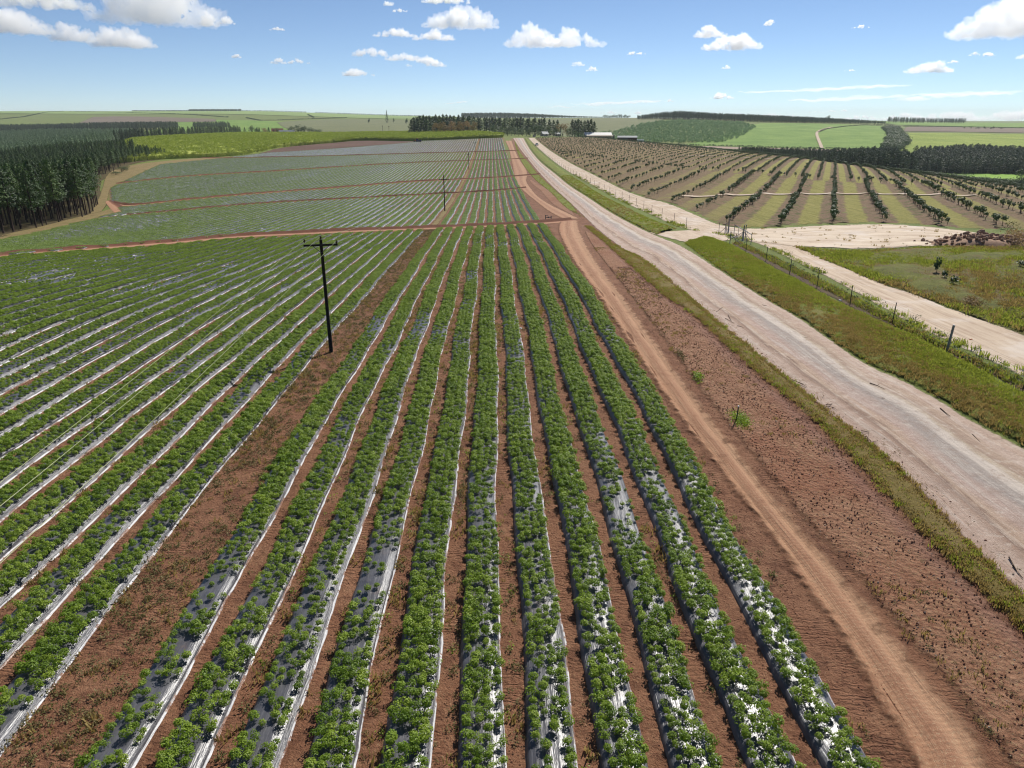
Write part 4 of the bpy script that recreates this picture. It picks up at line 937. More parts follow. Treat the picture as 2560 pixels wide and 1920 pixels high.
c3 = [(1374, 760, 298, 13), (1384, 765, 300, 12), (1394, 770, 299, 12), (1432, 700, 298, 13), (1439, 705, 300, 12), (1446, 700, 297, 14), (1453, 705, 301, 12), (1462, 700, 301, 12), (1470, 705, 299, 13), (1478, 700, 297, 14), (1486, 700, 303, 11)]
for j, (uu, dd, vt, wp) in enumerate(c3):
    tree_px('pine_tree', PINE, uu, dd, vt, wp, f"dark pine behind the long white barn, {ordn(j + 1)} from the left there", 'pine tree', 'pines by the white barn')
for j, (uu, dd, vt, wp) in enumerate([(1090, 690, 299, 22), (1108, 688, 297, 26), (1128, 690, 295, 28), (1148, 690, 296, 26), (1168, 688, 294, 26), (1184, 690, 296, 22), (1408, 730, 300, 32)]):
    tree_px('brown_tree', AUT, uu, dd, vt, wp, f"brown leafed rounded tree, {ordn(j + 1)} from the left of the brown row" if j < 6 else 'brown leafed rounded tree alone near the white barn', 'tree', 'brown leafed trees', wn=.85)
kinds = ['dark round tree', 'dense green tree', 'spreading dark tree', 'low dark tree']
for j, (uu, dd, vt, wp) in enumerate([(1232, 690, 310, 26), (1250, 685, 314, 24), (1268, 690, 312, 26), (1286, 690, 316, 24), (1304, 685, 318, 24), (1322, 690, 316, 22), (1340, 690, 308, 30), (1358, 690, 307, 30), (1371, 680, 311, 22), (1345, 670, 326, 22), (1378, 672, 322, 22), (1392, 672, 318, 20), (1425, 690, 316, 22), (1437, 690, 320, 20), (1384, 668, 330, 14), (1432, 668, 330, 16)]):
    tree_px('broadleaf_tree', BROAD, uu, dd, vt, wp, f"{kinds[j % 4]} below the pines at the road end, {ordn(j + 1)} counted rightward", 'tree', 'broadleaf trees at the road end', wn=.85)
for j, (uu, dd, vt, wp) in enumerate([(1402, 668, 316, 13), (1420, 662, 327, 12), (1447, 665, 323, 16), (1456, 668, 324, 12)]):
    tree_px('cone_tree', CONE, uu, dd, vt, wp, f"dark cone-shaped tree beside the white barn, {ordn(j + 1)} from the left", 'conifer', 'cone-shaped trees beside the barn', wn=.42)
for j in range(13):
    tree_px('olive_tree', OLIVE, 1142 + j * 9.5, 660 + (j % 3) * 6, 322.5 + (j % 4), 15, f"low olive grey tree under the brown trees, {ordn(j + 1)} from the left", 'tree', 'low olive grey trees', wn=.85)
for j in range(10):
    tree_px('dark_bush', BROAD, 1240 + j * 9.5, 648 + (j % 3) * 6, 322 + (j % 3) * 2.5, 19, f"low dark bush at the road end, {ordn(j + 1)} from the left in its line", 'bush', 'low dark bushes at the road end', wn=.85)
tree_px('dark_bush', BROAD, 1023, 690, 325, 17, 'single dark bush left of the tall pine clump', 'bush', wn=.85)
# trees round the left farmhouse
fh_ = [('cone_tree', CONE, 611, 318, 15, 'pointed dark conifer at the left end of the farmhouse trees', .42), ('broadleaf_tree', BROAD, 628, 312, 18, 'tall dark tree second from the left by the farmhouse', .85), ('broadleaf_tree', BROAD, 640, 314, 17, 'tall dark tree third from the left by the farmhouse', .85), ('cone_tree', CONE, 648, 318, 9, 'thin dark conifer between farmhouse trees', .42),
       ('brown_tree', AUT, 661, 316, 18, 'brownish tree behind the yellow bush by the farmhouse', .85), ('yellow_bush', OLIVE, 656, 324, 13, 'yellowish bush among the farmhouse trees', .85), ('cone_tree', CONE, 671, 318, 17, 'wide dark cone-shaped tree left of the red roof', .42), ('cone_tree', CONE, 684, 322, 12, 'small dark cone tree touching the red roof', .42),
       ('broadleaf_tree', BROAD, 692, 318, 12, 'dark tree behind the red roof', .85), ('broadleaf_tree', BROAD, 707, 322, 9, 'small round dark tree right of the red roof', .85), ('broadleaf_tree', BROAD, 728, 314, 22, 'large grey green tree over the pale low roof', .85), ('broadleaf_tree', BROAD, 745, 309, 28, 'largest grey green tree right of the farmhouse', .85), ('broadleaf_tree', BROAD, 760, 313, 22, 'rounded tree between the two largest farmhouse trees', .85),
       ('broadleaf_tree', BROAD, 779, 315, 26, 'very dark rounded tree right of the farmhouse', .85), ('broadleaf_tree', BROAD, 796, 321, 22, 'dark rounded tree at the right end of the farmhouse trees', .85)]
for nm, pr, uu, vt, wp, lb, wn_ in fh_: tree_px(nm, pr, uu, 840, vt, wp, lb, 'tree', wn=wn_)
for j, (uu, dd, vt, wp) in enumerate([(2411, 1450, 317, 7), (2428, 1450, 317, 6), (2447, 1450, 315, 8), (2464, 1450, 314, 9), (2478, 1450, 317, 7), (2485, 1450, 314, 6), (2505, 1450, 316, 9), (2440, 1440, 320, 6), (2391, 1430, 322, 5)]):
    tree_px('far_tree', BROAD, uu, dd, vt, wp, f"small round tree on the dark brown field at right, {ordn(j + 1)} of the scattered ones", 'tree', 'scattered trees on the brown field', wn=.9)
tree_px('far_tree', BROAD, 2072, 1900, 286, 14, 'round tree standing tall above the right ridge forest', 'tree', wn=.9)
tree_px('far_tree', BROAD, 2224, 1300, 317, 22, 'dark bushy tree at the top of the gully', 'tree', wn=.9)
tree_px('far_tree', BROAD, 1935, 1950, 289, 16, 'faint tree clump behind the right ridge forest', 'tree', wn=.9)
tree_px('far_tree', BROAD, 2560, 420, 420, 50, 'dark rounded tree at the right picture edge below the valley pines', 'tree', wn=.9)
# grove on the far skyline left of the ridge forest
for j in range(11):
    tree_px('skyline_tree', BROAD, 1512 + j * 6, 2450, 286 + (j % 3) * .8 - 1.5 * (3 < j < 10), 11, f"tall thin tree in the far grove left of the right ridge, {ordn(j + 1)} from the left", 'tree', 'far skyline grove', wn=.9)
# ------------------------------------------------------------------ far fields, cane, orchard
grn = lambda r, g, b: C(r, g, b)
FLD = {
 'green': m_field('green_cane_slope', C(98, 134, 52, .72), C(126, 158, 66, .72), C(158, 180, 90, .72), 6, .02, None, None, .95, 1.6),
 'green_y': m_field('yellow_green_cane_slope', C(114, 136, 46, .74), C(146, 164, 60, .74), C(176, 184, 88, .74), 6, .02, None, None, .95, 1.6),
 'pale': m_field('pale_green_slope', C(128, 152, 84, .74), C(142, 164, 94, .74), C(156, 172, 104, .74), 8, .008),
 'brown': m_field('brown_harvested_field', C(112, 96, 84, .74), C(128, 112, 96, .74), C(142, 126, 106, .74), 5, .015),
 'darksoil': m_field('dark_worked_soil', C(104, 78, 66, .62), C(118, 90, 76, .62), C(134, 104, 88, .62), 3, .03),
 'tan': m_field('tan_bare_strip', C(160, 140, 122, .74), C(176, 154, 134, .74), C(190, 168, 148, .74), 3, .02),
 'dots': m_field('young_orchard_slope', C(124, 128, 84, .74), C(138, 140, 94, .74), C(152, 150, 106, .74), 6, .012, (7, .9), C(84, 94, 62, .74)),
 'bright': m_field('bright_pasture', C(120, 160, 50, .74), C(140, 180, 58, .74), C(158, 190, 76, .74), 3, .03),
 'dirt': m_field('pale_dirt_road', C(196, 172, 148, .74), C(206, 184, 160, .74), C(214, 192, 170, .74), .6, .05),
}
HEDGE = M['young']
def sheet(name, L, R, mat, off, label, cat='field', nu=14, relief=None, plan=False, kind='structure', sm=1):
    st = Strip(L, R, nu, rel=.02, mn=3, px=not plan, sm=sm); st.build(name, FLD[mat], off, relief, ends=True, label=label, cat=cat, kind=kind); return st
# left hills
sheet('hill_field', dp((-100, 2500), (400, 2500), (760, 2300), (1150, 2000)), dp((-100, 3600), (400, 3600), (760, 3600), (1150, 3400)), 'pale', .12, 'broad pale green cane slopes on the far left hills', nu=30, plan=True)
sheet('brown_field', dp((200, 1850), (400, 1800), (545, 1750), (545, 1760)), dp((240, 2250), (330, 2250), (440, 2100), (545, 1950)), 'brown', .22, 'brown harvested field on the far left hill', nu=14, plan=True)
sheet('green_field', dp((330, 1000), (600, 1000), (700, 1000), (760, 1020)), dp((440, 1900), (600, 1900), (750, 1700), (800, 1350)), 'green', .10, 'fresh green field behind the left tree row', nu=20, plan=True)
sheet('young_orchard_field', dp((740, 930), (860, 900), (1000, 880), (1060, 860)), dp((690, 1700), (860, 2000), (1000, 1900), (1060, 1750)), 'dots', .16, 'grey brown young orchard slope behind the cane, left of the pine clump', nu=26, plan=True)
sheet('young_orchard_field', dp((1360, 830), (1430, 840), (1520, 900), (1610, 1250)), dp((1340, 1900), (1460, 1900), (1560, 1900), (1680, 1720)), 'dots', .16, 'striped young orchard hill behind the centre trees', nu=20, plan=True)
# right fields
sheet('cane_slope', dp((1700, 830), (1880, 845), (2060, 850), (2225, 820)), dp((1900, 1430), (1990, 1480), (2110, 1520), (2235, 1450)), 'green', .10, 'green cane slope right of the young plantation hill', nu=24, plan=True, relief=lambda X, Y, ac, e: .5 * np.clip(e / 8, 0, 1) * (1 + .5 * vnoise(X, Y, 61, .12)))
sheet('cane_slope', dp((2235, 690), (2330, 730), (2450, 780), (2700, 790)), dp((2255, 1160), (2350, 1190), (2480, 1200), (2700, 1200)), 'green_y', .10, 'yellow green cane slope at the right edge', nu=24, plan=True, relief=lambda X, Y, ac, e: .8 * np.clip(e / 8, 0, 1) * (1 + .6 * vnoise(X, Y, 62, .12)))
sheet('brown_field', dp((2255, 1215), (2400, 1260), (2700, 1265)), dp((2262, 1480), (2400, 1560), (2700, 1560)), 'brown', .14, 'dark brown field above the yellow green slope', nu=10, plan=True)
sheet('green_field', dp((2240, 1600), (2400, 1640), (2700, 1640)), dp((2150, 2500), (2400, 2600), (2700, 2600)), 'green', .14, 'green field rising to the right skyline', nu=14, plan=True)
sheet('tan_strip', dp((1740, 780), (1900, 800), (2060, 800), (2225, 770)), dp((1740, 828), (1900, 842), (2060, 846), (2225, 815)), 'tan', .16, 'tan bare strip between valley pines and green cane slope', nu=6, plan=True)
sheet('bright_pasture', dp((2225, 640), (2310, 570), (2420, 540), (2600, 500)), dp((2245, 720), (2318, 690), (2440, 600), (2600, 580)), 'bright', .10, 'bright green grass between the two valley pine blocks', nu=8, plan=True)
sheet('worked_soil', [(640,383.5),(669,378.5),(690,370),(760,363),(834,357),(893,351),(1031,353.5)], [(650,384.5),(690,383),(760,377),(860,370.5),(930,364.5),(1000,360),(1060,353)], 'darksoil', .05, 'dark brown worked soil between cane and pale crop', nu=8)
sheet('yard', dp((1470, 690), (1560, 690), (1690, 690)), dp((1480, 760), (1570, 770), (1690, 770)), 'tan', .12, 'bare pinkish yard around the barns', nu=8, plan=True)
_p = G([(2054, 373), (2050, 362), (2045, 350), (2041, 338), (2043, 332), (2056, 326), (2080, 320)])
q, _ = resample(smooth_line(_p[:, :2], 2), step=6); d_ = np.gradient(q, axis=0); d_ /= np.hypot(*d_.T)[:, None]; nr_ = np.stack([-d_[:, 1], d_[:, 0]], 1)
Strip(q - nr_ * 2.4, q + nr_ * 2.4, 5, px=False, sm=0).build('dirt_road', FLD['dirt'], .25, lambda X, Y, ac, e: .9, label='thin pale dirt road climbing the green cane slope', cat='road')

def hedge(plan_pts, w, h, label, sp=3.5):
    q, L = resample(np.array(plan_pts, float), step=sp); p = q + RNG.normal(0, w * .25, q.shape); p = with_z(p); n = len(p); hh = h * RNG.uniform(.7, 1.25, n)
    return scatter('hedge_line', p, rots(n), np.stack([hh * 1.6, hh * 1.6, hh], 1), RNG.integers(0, 3, n), BUSH_FAR, label, 'hedge')
hedge(dp((620, 2050), (654, 1830), (700, 1850), (790, 1980), (870, 2150)), 2, 3.5, 'dark hedge line curving above the young orchard slope')
hedge(dp((774, 2500), (778, 2350), (788, 2150)), 2, 4, 'short dark hedge line down the pale left hill')
hedge(dp((0, 2050), (70, 2250), (130, 2700), (170, 2900)), 2, 3.5, 'dark hedge line climbing the far left hill')
hedge(dp((180, 2900), (330, 2650), (480, 2380), (575, 2100)), 2, 3.5, 'long dark hedge line across the pale left hill')
hedge(dp((1700, 838), (1880, 852), (2060, 856), (2220, 826)), 1.5, 2.6, 'dark lower edge of the green cane slope')
hedge(dp((2043, 1120), (2062, 1220), (2110, 1350), (2160, 1480), (2230, 1560)), 2, 3, 'dark hedge beside the dirt road on the cane slope')
hedge(dp((2258, 1490), (2400, 1570), (2640, 1570)), 2, 3, 'dark upper edge of the brown field at right')

# cane field left of centre: a slab of tall cane with a leafy top and side
def cane(front, back, label, hgt=2.5, mat='cane'):
    st = Strip(front, back, 40, rel=.012, mn=2.5, sm=1); X, Y = st.P[..., 0], st.P[..., 1]
    Zg = height(X, Y); e = np.minimum(st.edge, st.endd)
    Z = Zg + hgt * (1 + .08 * vnoise(X, Y, 70, .25) + RNG.normal(0, .03, X.shape))
    Z[:, 0] = Zg[:, 0] + hgt * .9
    X = np.c_[X[:, :1], X]; Y = np.c_[Y[:, :1] - .3, Y]; Z = np.c_[Zg[:, :1] - .2, Z]
    body = mesh_from('cane_field', np.stack([X, Y, Z], -1).reshape(-1, 3), grid_faces(*X.shape), [FLD_CANE], attrs={'edge': np.full(X.size, 30.)}, smooth=False)
    if body.polygons[len(body.polygons) // 2].normal.z < 0: body.flip_normals()
    o = tag(mesh_obj('cane_field', body), label, 'cane field', kind='stuff')
    return st
t_ = NT('cane_canopy'); n1 = t_.noise(.05, 5, .65); n2 = t_.noise(.8, 5, .8)
_c = t_.ramp(t_.math('ADD', t_.math('MULTIPLY', n1, .45), t_.math('MULTIPLY', n2, .55)), [(.3, C(118, 132, 50, .8)), (.5, C(160, 170, 66, .8)), (.7, C(194, 194, 96, .8))])
FLD_CANE = t_.done(t_.bsdf(_c, .8, t_.bump(t_.noise(.5, 6, .8), .8, .5)))
ca = cane([(225,410),(295,409),(389,399),(575,391),(640,383),(690,369),(834,357)], [(338,354),(420,346),(583,337.5),(640,337.2),(700,337),(780,337),(850,337.5)], 'bright yellow green sugar cane field behind the left pale crop')
cb = cane([(834,357),(893,350.5),(1031,353),(1122,350),(1200,346.5),(1258,343.6)], [(850,337.5),(900,336.5),(1000,335.5),(1080,335),(1160,335),(1256,341)], 'yellowish sugar cane field below the centre pine clump')
CANEM = []
for s in range(3):
    g = np.random.default_rng(300 + s); m = 26; P_ = np.c_[g.normal(0, .5, (m, 2)), g.uniform(0, 1.0, m)]
    V, F = leaf_cloud(P_, np.c_[g.normal(0, 1, (m, 2)), np.full(m, .4)], .75, g, .3, .3); CANEM.append(mesh_from('cane_tuft', V, F, [M['cane']]))
for st, lb in ((ca, 'leafy tops of the left yellow green cane'), (cb, 'leafy tops of the cane below the pine clump')):
    p, w = st.sample(11000); p2, w2 = st.sample(900, 0, .012); p2[:, 2] -= 1.2; p = np.concatenate([p, p2]); p[:, 2] += 2.1; n = len(p)
    scatter('cane_tops', p, rots(n), scl3(RNG.uniform(.8, 1.5, n)), RNG.integers(0, 3, n), CANEM, lb, 'cane')

# ------------------------------------------------------------------ the orchard on the right
OA = math.radians(23.2); EA = np.array([math.sin(OA), math.cos(OA)]); EN = np.array([math.cos(OA), -math.sin(OA)])
_ref = G([(2083, 512)])[0][:2]; PH = float(_ref @ EN) % 8.0
road_r = G([(1337,346),(1375,377),(1425,408),(1480,435),(1526,459),(1573,482),(1620,498),(1674,509),(1747,541),(1797,564),(1863,571),(1930,569.5),(1985,565.5),(2050,561.5),(2167,558),(2264,560),(2342,566),(2440,574)])[:, :2]
far_o = np.array([(350, 190), (330, 250), (285, 300), (240, 375), (190, 470), (140, 590), (95, 655), (55, 668), (24, 650)], float)
OPOLY = np.concatenate([road_r, [(110, 112), (150, 106)], [(300, 110)], far_o])
gx = np.arange(-262, 320, 1.15); gy = np.arange(60, 720, 1.9)
GA, GN = np.meshgrid(gy, gx, indexing='ij'); XO = EA[0] * GA + EN[0] * GN; YO = EA[1] * GA + EN[1] * GN
CT = smooth_line(np.concatenate([G([(1330,372),(1420,385),(1500,397),(1600,411),(1700,424),(1797,431),(1953,443),(2050,452),(2244,463),(2400,472),(2550,481)])[:, :2], [(330, 150)]]), 2)
_ca = CT @ EA; _cn = CT @ EN; _o = np.argsort(_cn)
def is_upper(x, y): n_ = np.asarray(x) * EN[0] + np.asarray(y) * EN[1]; return np.asarray(x) * EA[0] + np.asarray(y) * EA[1] > np.interp(n_, _cn[_o], _ca[_o])
UP = is_upper(XO, YO); SPU = 4.7
rd = np.where(UP, np.abs((GN - PH + SPU / 2) % SPU - SPU / 2) * 8 / SPU, np.abs((GN - PH + 4) % 8.0 - 4.0))
fade = np.clip((rd - 0) / 4, 0, 1)
_rs, _ = resample(np.concatenate([road_r, [(110, 112), (150, 106)], [(300, 110)]]), step=2.0); _nr = YO < 240
EDF = np.ones(XO.shape); EDF[_nr] = np.clip((np.array([np.hypot(_rs[:, 0] - a_, _rs[:, 1] - b_).min() for a_, b_ in zip(XO[_nr], YO[_nr])]) - 1.5) / 4, 0, 1)
ZO = height(XO, YO) + .04 * (.6 + np.hypot(XO, YO) / 400) + .40 * np.exp(-(rd / 1.3) ** 2) * np.where(UP, .6, 1) * EDF + .10 * vnoise(XO, YO, 81, 1.2) * (rd < 2.4) + .03 * vnoise(XO, YO, 82, 2.5)
ins = inside(OPOLY, XO, YO); keep = ins[:-1, :-1] & ins[1:, :-1] & ins[1:, 1:] & ins[:-1, 1:]
az_ = np.degrees(np.arctan2(XO, YO)); dry = np.clip((19 - az_) / 7, 0, 1) * .9 + np.clip((az_ - 31.5) / 3, 0, 1) * .5
me = mesh_from('orchard_floor', np.stack([XO, YO, ZO], -1).reshape(-1, 3), grid_faces(*XO.shape, keep), [M['orchard'] if 'orchard' in M else M.setdefault('orchard', m_orchard())], attrs={'rowd': rd, 'dry': dry}, smooth=True)
bm = bmesh.new(); bm.from_mesh(me); bmesh.ops.delete(bm, geom=[v_ for v_ in bm.verts if not v_.link_faces], context='VERTS'); bm.to_mesh(me); bm.free()
if me.polygons[100].normal.z < 0: me.flip_normals()
tag(mesh_obj('orchard_floor', me), 'orchard ground of mown yellow green strips and brown ridged tree rows', 'ground', kind='structure')
def orchard_tree_mesh(seed):
    g = np.random.default_rng(seed); P = []; N_ = []
    for i in range(6):
        a = g.uniform(0, 6.28); r_ = g.uniform(0, .3) if i else 0; c = np.array([math.cos(a) * r_, math.sin(a) * r_, g.uniform(.5, .85)]); m = 22
        d = g.normal(0, 1, (m, 3)); d /= np.linalg.norm(d, axis=1)[:, None]; P.append(c + d * g.uniform(.16, .3) * g.uniform(.6, 1.1, (m, 1))); N_.append(d + [0, 0, .4])
    P = np.concatenate(P); P[:, 2] = np.clip(P[:, 2], .12, 1.25); V, F = leaf_cloud(P, np.concatenate(N_), .17, g)
    return mesh_from('crown', V, F, [M['orch']])
ORCH = [(trunk_mesh('trunk', .75, .035, M['bark_pale'], 400 + s, .08, 3, .35), orchard_tree_mesh(410 + s)) for s in range(6)]
tp = []; tk_ = []
ks = np.arange(math.ceil((-262 - PH) / 8), int((318 - PH) / 8))
rows_ = [(kk, PH + 8 * kk, False) for kk in ks] + [(1000 + kk, PH + SPU * kk, True) for kk in range(int((-262 - PH) / SPU), int((318 - PH) / SPU))]
for kk, gn, up_ in rows_:
    al = np.arange(60, 715, 2.15) + RNG.uniform(0, 3); al = al + RNG.normal(0, .3, len(al)); gg = gn + RNG.normal(0, .18, len(al))
    x = EA[0] * al + EN[0] * gg; y = EA[1] * al + EN[1] * gg; ok = inside(OPOLY, x, y) & (RNG.random(len(x)) > .06) & (is_upper(x, y) == up_)
    tp.append(np.stack([x, y, np.zeros(len(x))], 1)[ok]); tk_.append(np.full(ok.sum(), kk))
_cl, _ = resample(CT, step=2.7); tp.append(np.c_[_cl + RNG.normal(0, .4, _cl.shape), np.zeros(len(_cl))]); tk_.append(np.full(len(_cl), 5000))
tp = np.concatenate(tp); tk_ = np.concatenate(tk_); _i = inside(OPOLY, tp[:, 0], tp[:, 1]); tp, tk_ = tp[_i], tk_[_i]
pathw = lambda p: None
WP = smooth_line(G([(1700,495.5),(1790,491.5),(1868,489),(1970,487),(2070,486.5),(2200,487),(2300,489),(2369,490),(2440,493)])[:, :2], 2)
dpath = np.array([np.hypot(*(WP - p_[:2]).T).min() for p_ in tp]); near_road = np.array([np.hypot(*(road_r - p_[:2]).T).min() for p_ in tp]) if False else np.full(len(tp), 9.)
ok = dpath > 2.2; tp = tp[ok]; tk_ = tk_[ok]; tp[:, 2] = height(tp[:, 0], tp[:, 1]) + .4
tp = tp[:]; u, v, d = project(tp[:, 0], tp[:, 1], tp[:, 2] + 1); vv = (u > -30) & (u < 2600)
vv &= RNG.random(len(tp)) > np.where(np.degrees(np.arctan2(tp[:, 0], tp[:, 1])) < 16, .22, np.where(tk_ >= 900, .1, 0.0)); tp, tk_, u, d = tp[vv], tk_[vv], u[vv], d[vv]
az_ = np.degrees(np.arctan2(tp[:, 0], tp[:, 1]))
hs = RNG.uniform(1.15, 1.85, len(tp)) * np.where(az_ < 17, .85, 1.0) * np.where(tk_ >= 900, .74, 1.0) * np.where(tk_ == 5000, 1.3, 1.0)
vis = (u > 0) & (u < 2560); od = np.argsort(np.where(vis, d, 1e9))[:300]
kmin = tk_[od].min(); kup = min([k_ for k_ in tk_[od] if 900 < k_ < 5000] or [0]); cnt = {}
for i in sorted(od, key=lambda i: (tk_[i], d[i])):
    kk = tk_[i]; cnt[kk] = cnt.get(kk, 0) + 1
    a, b = ORCH[RNG.integers(0, 6)]; o = empty('orchard_tree', tuple(tp[i]), RNG.uniform(0, 6.28)); s_ = hs[i]; o.scale = (s_ * .92, s_ * .92, s_)
    mesh_obj('trunk', a, o); mesh_obj('crown', b, o)
    where = f"in orchard row {kk - kmin + 1} from the left" if kk < 900 else ('along the contour line' if kk == 5000 else f"in upper orchard row {kk - kup + 1} from the left")
    tag(o, f"young orchard tree, {ordn(cnt[kk])} from the near end {where}", 'orchard tree', 'young trees of the orchard')
m = np.ones(len(tp), bool); m[od] = False; q = tp[m]; hq = hs[m]
scatter('orchard_trees', q, rots(len(q)), np.stack([hq * .88, hq * .88, hq], 1), RNG.integers(0, 6, len(q)), [merged('orchard_tree', a, b) for a, b in ORCH], 'rows of small dark orchard trees running over the crest', 'orchard trees')
d_ = np.gradient(WP, axis=0); d_ /= np.hypot(*d_.T)[:, None]; nr_ = np.stack([-d_[:, 1], d_[:, 0]], 1)
Strip(WP - nr_ * 1.3, WP + nr_ * 1.3, 7, px=False, sm=0).build('orchard_path', M['siderd'], .09, lambda X, Y, ac, e: .36 * np.exp(-(np.abs(((X * EN[0] + Y * EN[1]) - PH + 4) % 8 - 4) / 1.4) ** 2) + .14, label='pale sandy path crossing the orchard rows', cat='path')
WP2 = smooth_line(G([(1700,389.5),(1790,392),(1880,396),(1950,400),(2020,405)])[:, :2], 2); d_ = np.gradient(WP2, axis=0); d_ /= np.hypot(*d_.T)[:, None]; nr_ = np.stack([-d_[:, 1], d_[:, 0]], 1)
Strip(WP2 - nr_ * 1.5, WP2 + nr_ * 1.5, 7, px=False, sm=0).build('orchard_path', M['siderd'], .12, lambda X, Y, ac, e: .4 * np.exp(-(np.abs(((X * EN[0] + Y * EN[1]) - PH + 4) % 8 - 4) / 1.4) ** 2) + .12, label='second pale path near the orchard crest', cat='path')
# ------------------------------------------------------------------ power poles and wires
def pole(base_px, top_px, arm_drop, label, arm_len=2.15):
    p = G([base_px])[0]; dep = p[1] * CP - (p[2] - CAM_Z) * SP
    H = 7.5
    for _ in range(4):
        u, v, d = project(p[0], p[1], p[2] + H); H += (v - top_px) / FPX * d * 1.02
    H = float(H); o = empty('power_pole', (float(p[0]), float(p[1]), float(p[2]) - .05), .0)
    mb = MB(); mb.tube([(0, 0, 0), (0, 0, H * .5), (0, 0, H)], [.125, .11, .095], 12); mb.build('pole_shaft', M['pole'], o, True)
    za = H - arm_drop; mb = MB(); mb.box((0, -.14, za), (arm_len, .10, .12), R=Matrix.Rotation(-.035, 3, 'Y')); arm = mb.build('crossarm', M['pole'], o)
    tops = []
    for x, z in ((-arm_len * .47, za + .09 + .035), (0, H if arm_drop < .5 else H), (arm_len * .47, za + .09 - .035)):
        mb = MB(); yy = -.14 if x else 0
        mb.tube([(x, yy, z), (x, yy, z + .07), (x, yy, z + .08), (x, yy, z + .15), (x, yy, z + .16), (x, yy, z + .24)], [.025, .03, .075, .055, .085, .03], 8); mb.build('insulator', M['porcelain'], o, True)
        tops.append(Vector((float(p[0]) + x, float(p[1]) + yy, float(p[2]) - .05 + z + .2)))
    mb = MB(); mb.tube([(-.55, -.14, za - .02), (0, -.13, za - .5)], .02, 5); mb.tube([(.55, -.14, za - .02), (0, -.13, za - .5)], .02, 5); mb.build('arm_brace', M['metal_dk'], o)
    mb = MB(); mb.tube([(.13, -.06, .1), (.125, -.06, 1.6)], .018, 5); mb.build('earth_cable', M['metal_dk'], o)
    tag(o, label, 'power pole', 'wooden power poles in the bare strip'); return tops
PT = [pole((828, 880), 597, .32, 'tall black wooden power pole with crossarm, nearest in the bare strip'),
      pole((1112, 528), 438, .85, 'second nearest power pole, standing before the narrow weedy field track'),
      pole((1172, 424.5), 380, .85, 'third power pole along the bare strip, seen between two field tracks'),
      pole((1188, 384.5), 353, .85, 'fourth power pole along the bare strip, at the pale farthest crop'),
      pole((1198, 359), 335, .85, 'farthest power pole of the line, against the cane field')]
p0 = [Vector((-9.1 + dx, -58, 7.5 + dz)) for dx, dz in ((-1, .0), (0, .35), (1, -.0))]
for w in range(3):
    mb = MB(); chain = [p0[w]] + [t[w] for t in PT]; pts = []
    for a, b in zip(chain[:-1], chain[1:]):
        n = 28; sag = 1.5 * ((b - a).length / 105) ** 2
        for i in range(n): t = i / n; q = a.lerp(b, t); q.z -= sag * 4 * t * (1 - t); pts.append(q)
    pts.append(chain[-1]); mb.tube(pts, [.0085 if i < 30 else .009 for i in range(len(pts))], 5)
    tag(mb.build('power_line', M['wire'], None, True), ['thin pale power line on the left insulators of the poles', 'thin pale power line on the pole-top insulators', 'thin pale power line on the right insulators of the poles'][w], 'power line', 'power lines over the crop')
for j, (bu, bv, tv) in enumerate([(957, 334, 321), (973, 334, 322)]):
    x, y, z = at_depth(bu, bv, 900); zz = float(height(x, y)); H = (bv - tv) / FPX * 900 + 1
    o = empty('far_pole', (x, y, zz)); mb = MB(); mb.tube([(0, 0, 0), (0, 0, H)], .16, 6); mb.build('pole_shaft', M['pole'], o); mb = MB(); mb.box((0, 0, H - .8), (2.2, .2, .25)); mb.build('crossarm', M['pole'], o)
    tag(o, f"tiny far power pole before the young orchard slope, {['left', 'right'][j]} of the pair", 'power pole')

# ------------------------------------------------------------------ wire fence and gate
def fence(posts, label, big=(), extra=None):
    P = G([(a, b) for a, b in posts]); o = empty('wire_fence', tuple(map(float, P[0]))); base = Vector(P[0])
    tops = []
    for i, p in enumerate(P):
        q = Vector(p) - base; h = 1.65 + RNG.normal(0, .04); ln = RNG.normal(0, .05)
        mb = MB()
        if i in big: mb.tube([q - Vector((0, 0, .1)), q + Vector((.10, 0, h + .12))], .075, 8)
        else: mb.tube([q - Vector((0, 0, .1)), q + Vector((ln, 0, h))], .032, 6)
        mb.build('fence_post', M['metal'] if i in big else M['post'], o); tops.append(q)
    mb = MB()
    for hh in (.25, .55, .85, 1.15, 1.45):
        for a, b in zip(tops[:-1], tops[1:]): mb.tube([a + Vector((0, 0, hh)), b + Vector((0, 0, hh))], .0045, 3, cap=False)
    mb.build('wire_strands', M['metal_dk'], o)
    if extra: extra(o, base)
    tag(o, label, 'fence'); return o
def corner(o, base):
    q = Vector(G([(1824, 613)])[0]) - base; mb = MB(); mb.tube([q, q + Vector((0, 0, 1.7))], .05, 8); mb.build('corner_post', M['metal'], o)
    mb = MB(); mb.tube([q + Vector((0, 0, 1.3)), q + Vector((1.4, -.9, .05))], .03, 6); mb.tube([q + Vector((0, 0, 1.25)), q + Vector((-.1, 1.6, .1))], .03, 6); mb.tube([q + Vector((0, 0, .9)), q + Vector((1.0, 1.2, .9)), q + Vector((1.9, 2.2, .8))], .025, 6); mb.build('brace', M['metal'], o)
fence([(1824, 613), (1864, 632), (1914, 655), (1973, 687), (2042, 721), (2125, 762), (2230, 811), (2366, 880), (2556, 980), (2760, 1090)], 'wire fence with thin dark posts beside the bright verge, foreground side of the gate', (7,), corner)
q_, _L = resample(smooth_line(G([(1797, 585), (1752, 582), (1716, 572), (1685, 557), (1634, 537), (1592, 514), (1540, 490), (1491, 467), (1440, 440), (1400, 417), (1362, 389), (1330, 361)])[:, :2], 2), step=8.5)
_u, _v, _ = project(q_[:, 0], q_[:, 1], height(q_[:, 0], q_[:, 1]))
fence(list(zip(_u, _v + .05)), 'long wire fence with thin posts running from the gate towards the far trees')
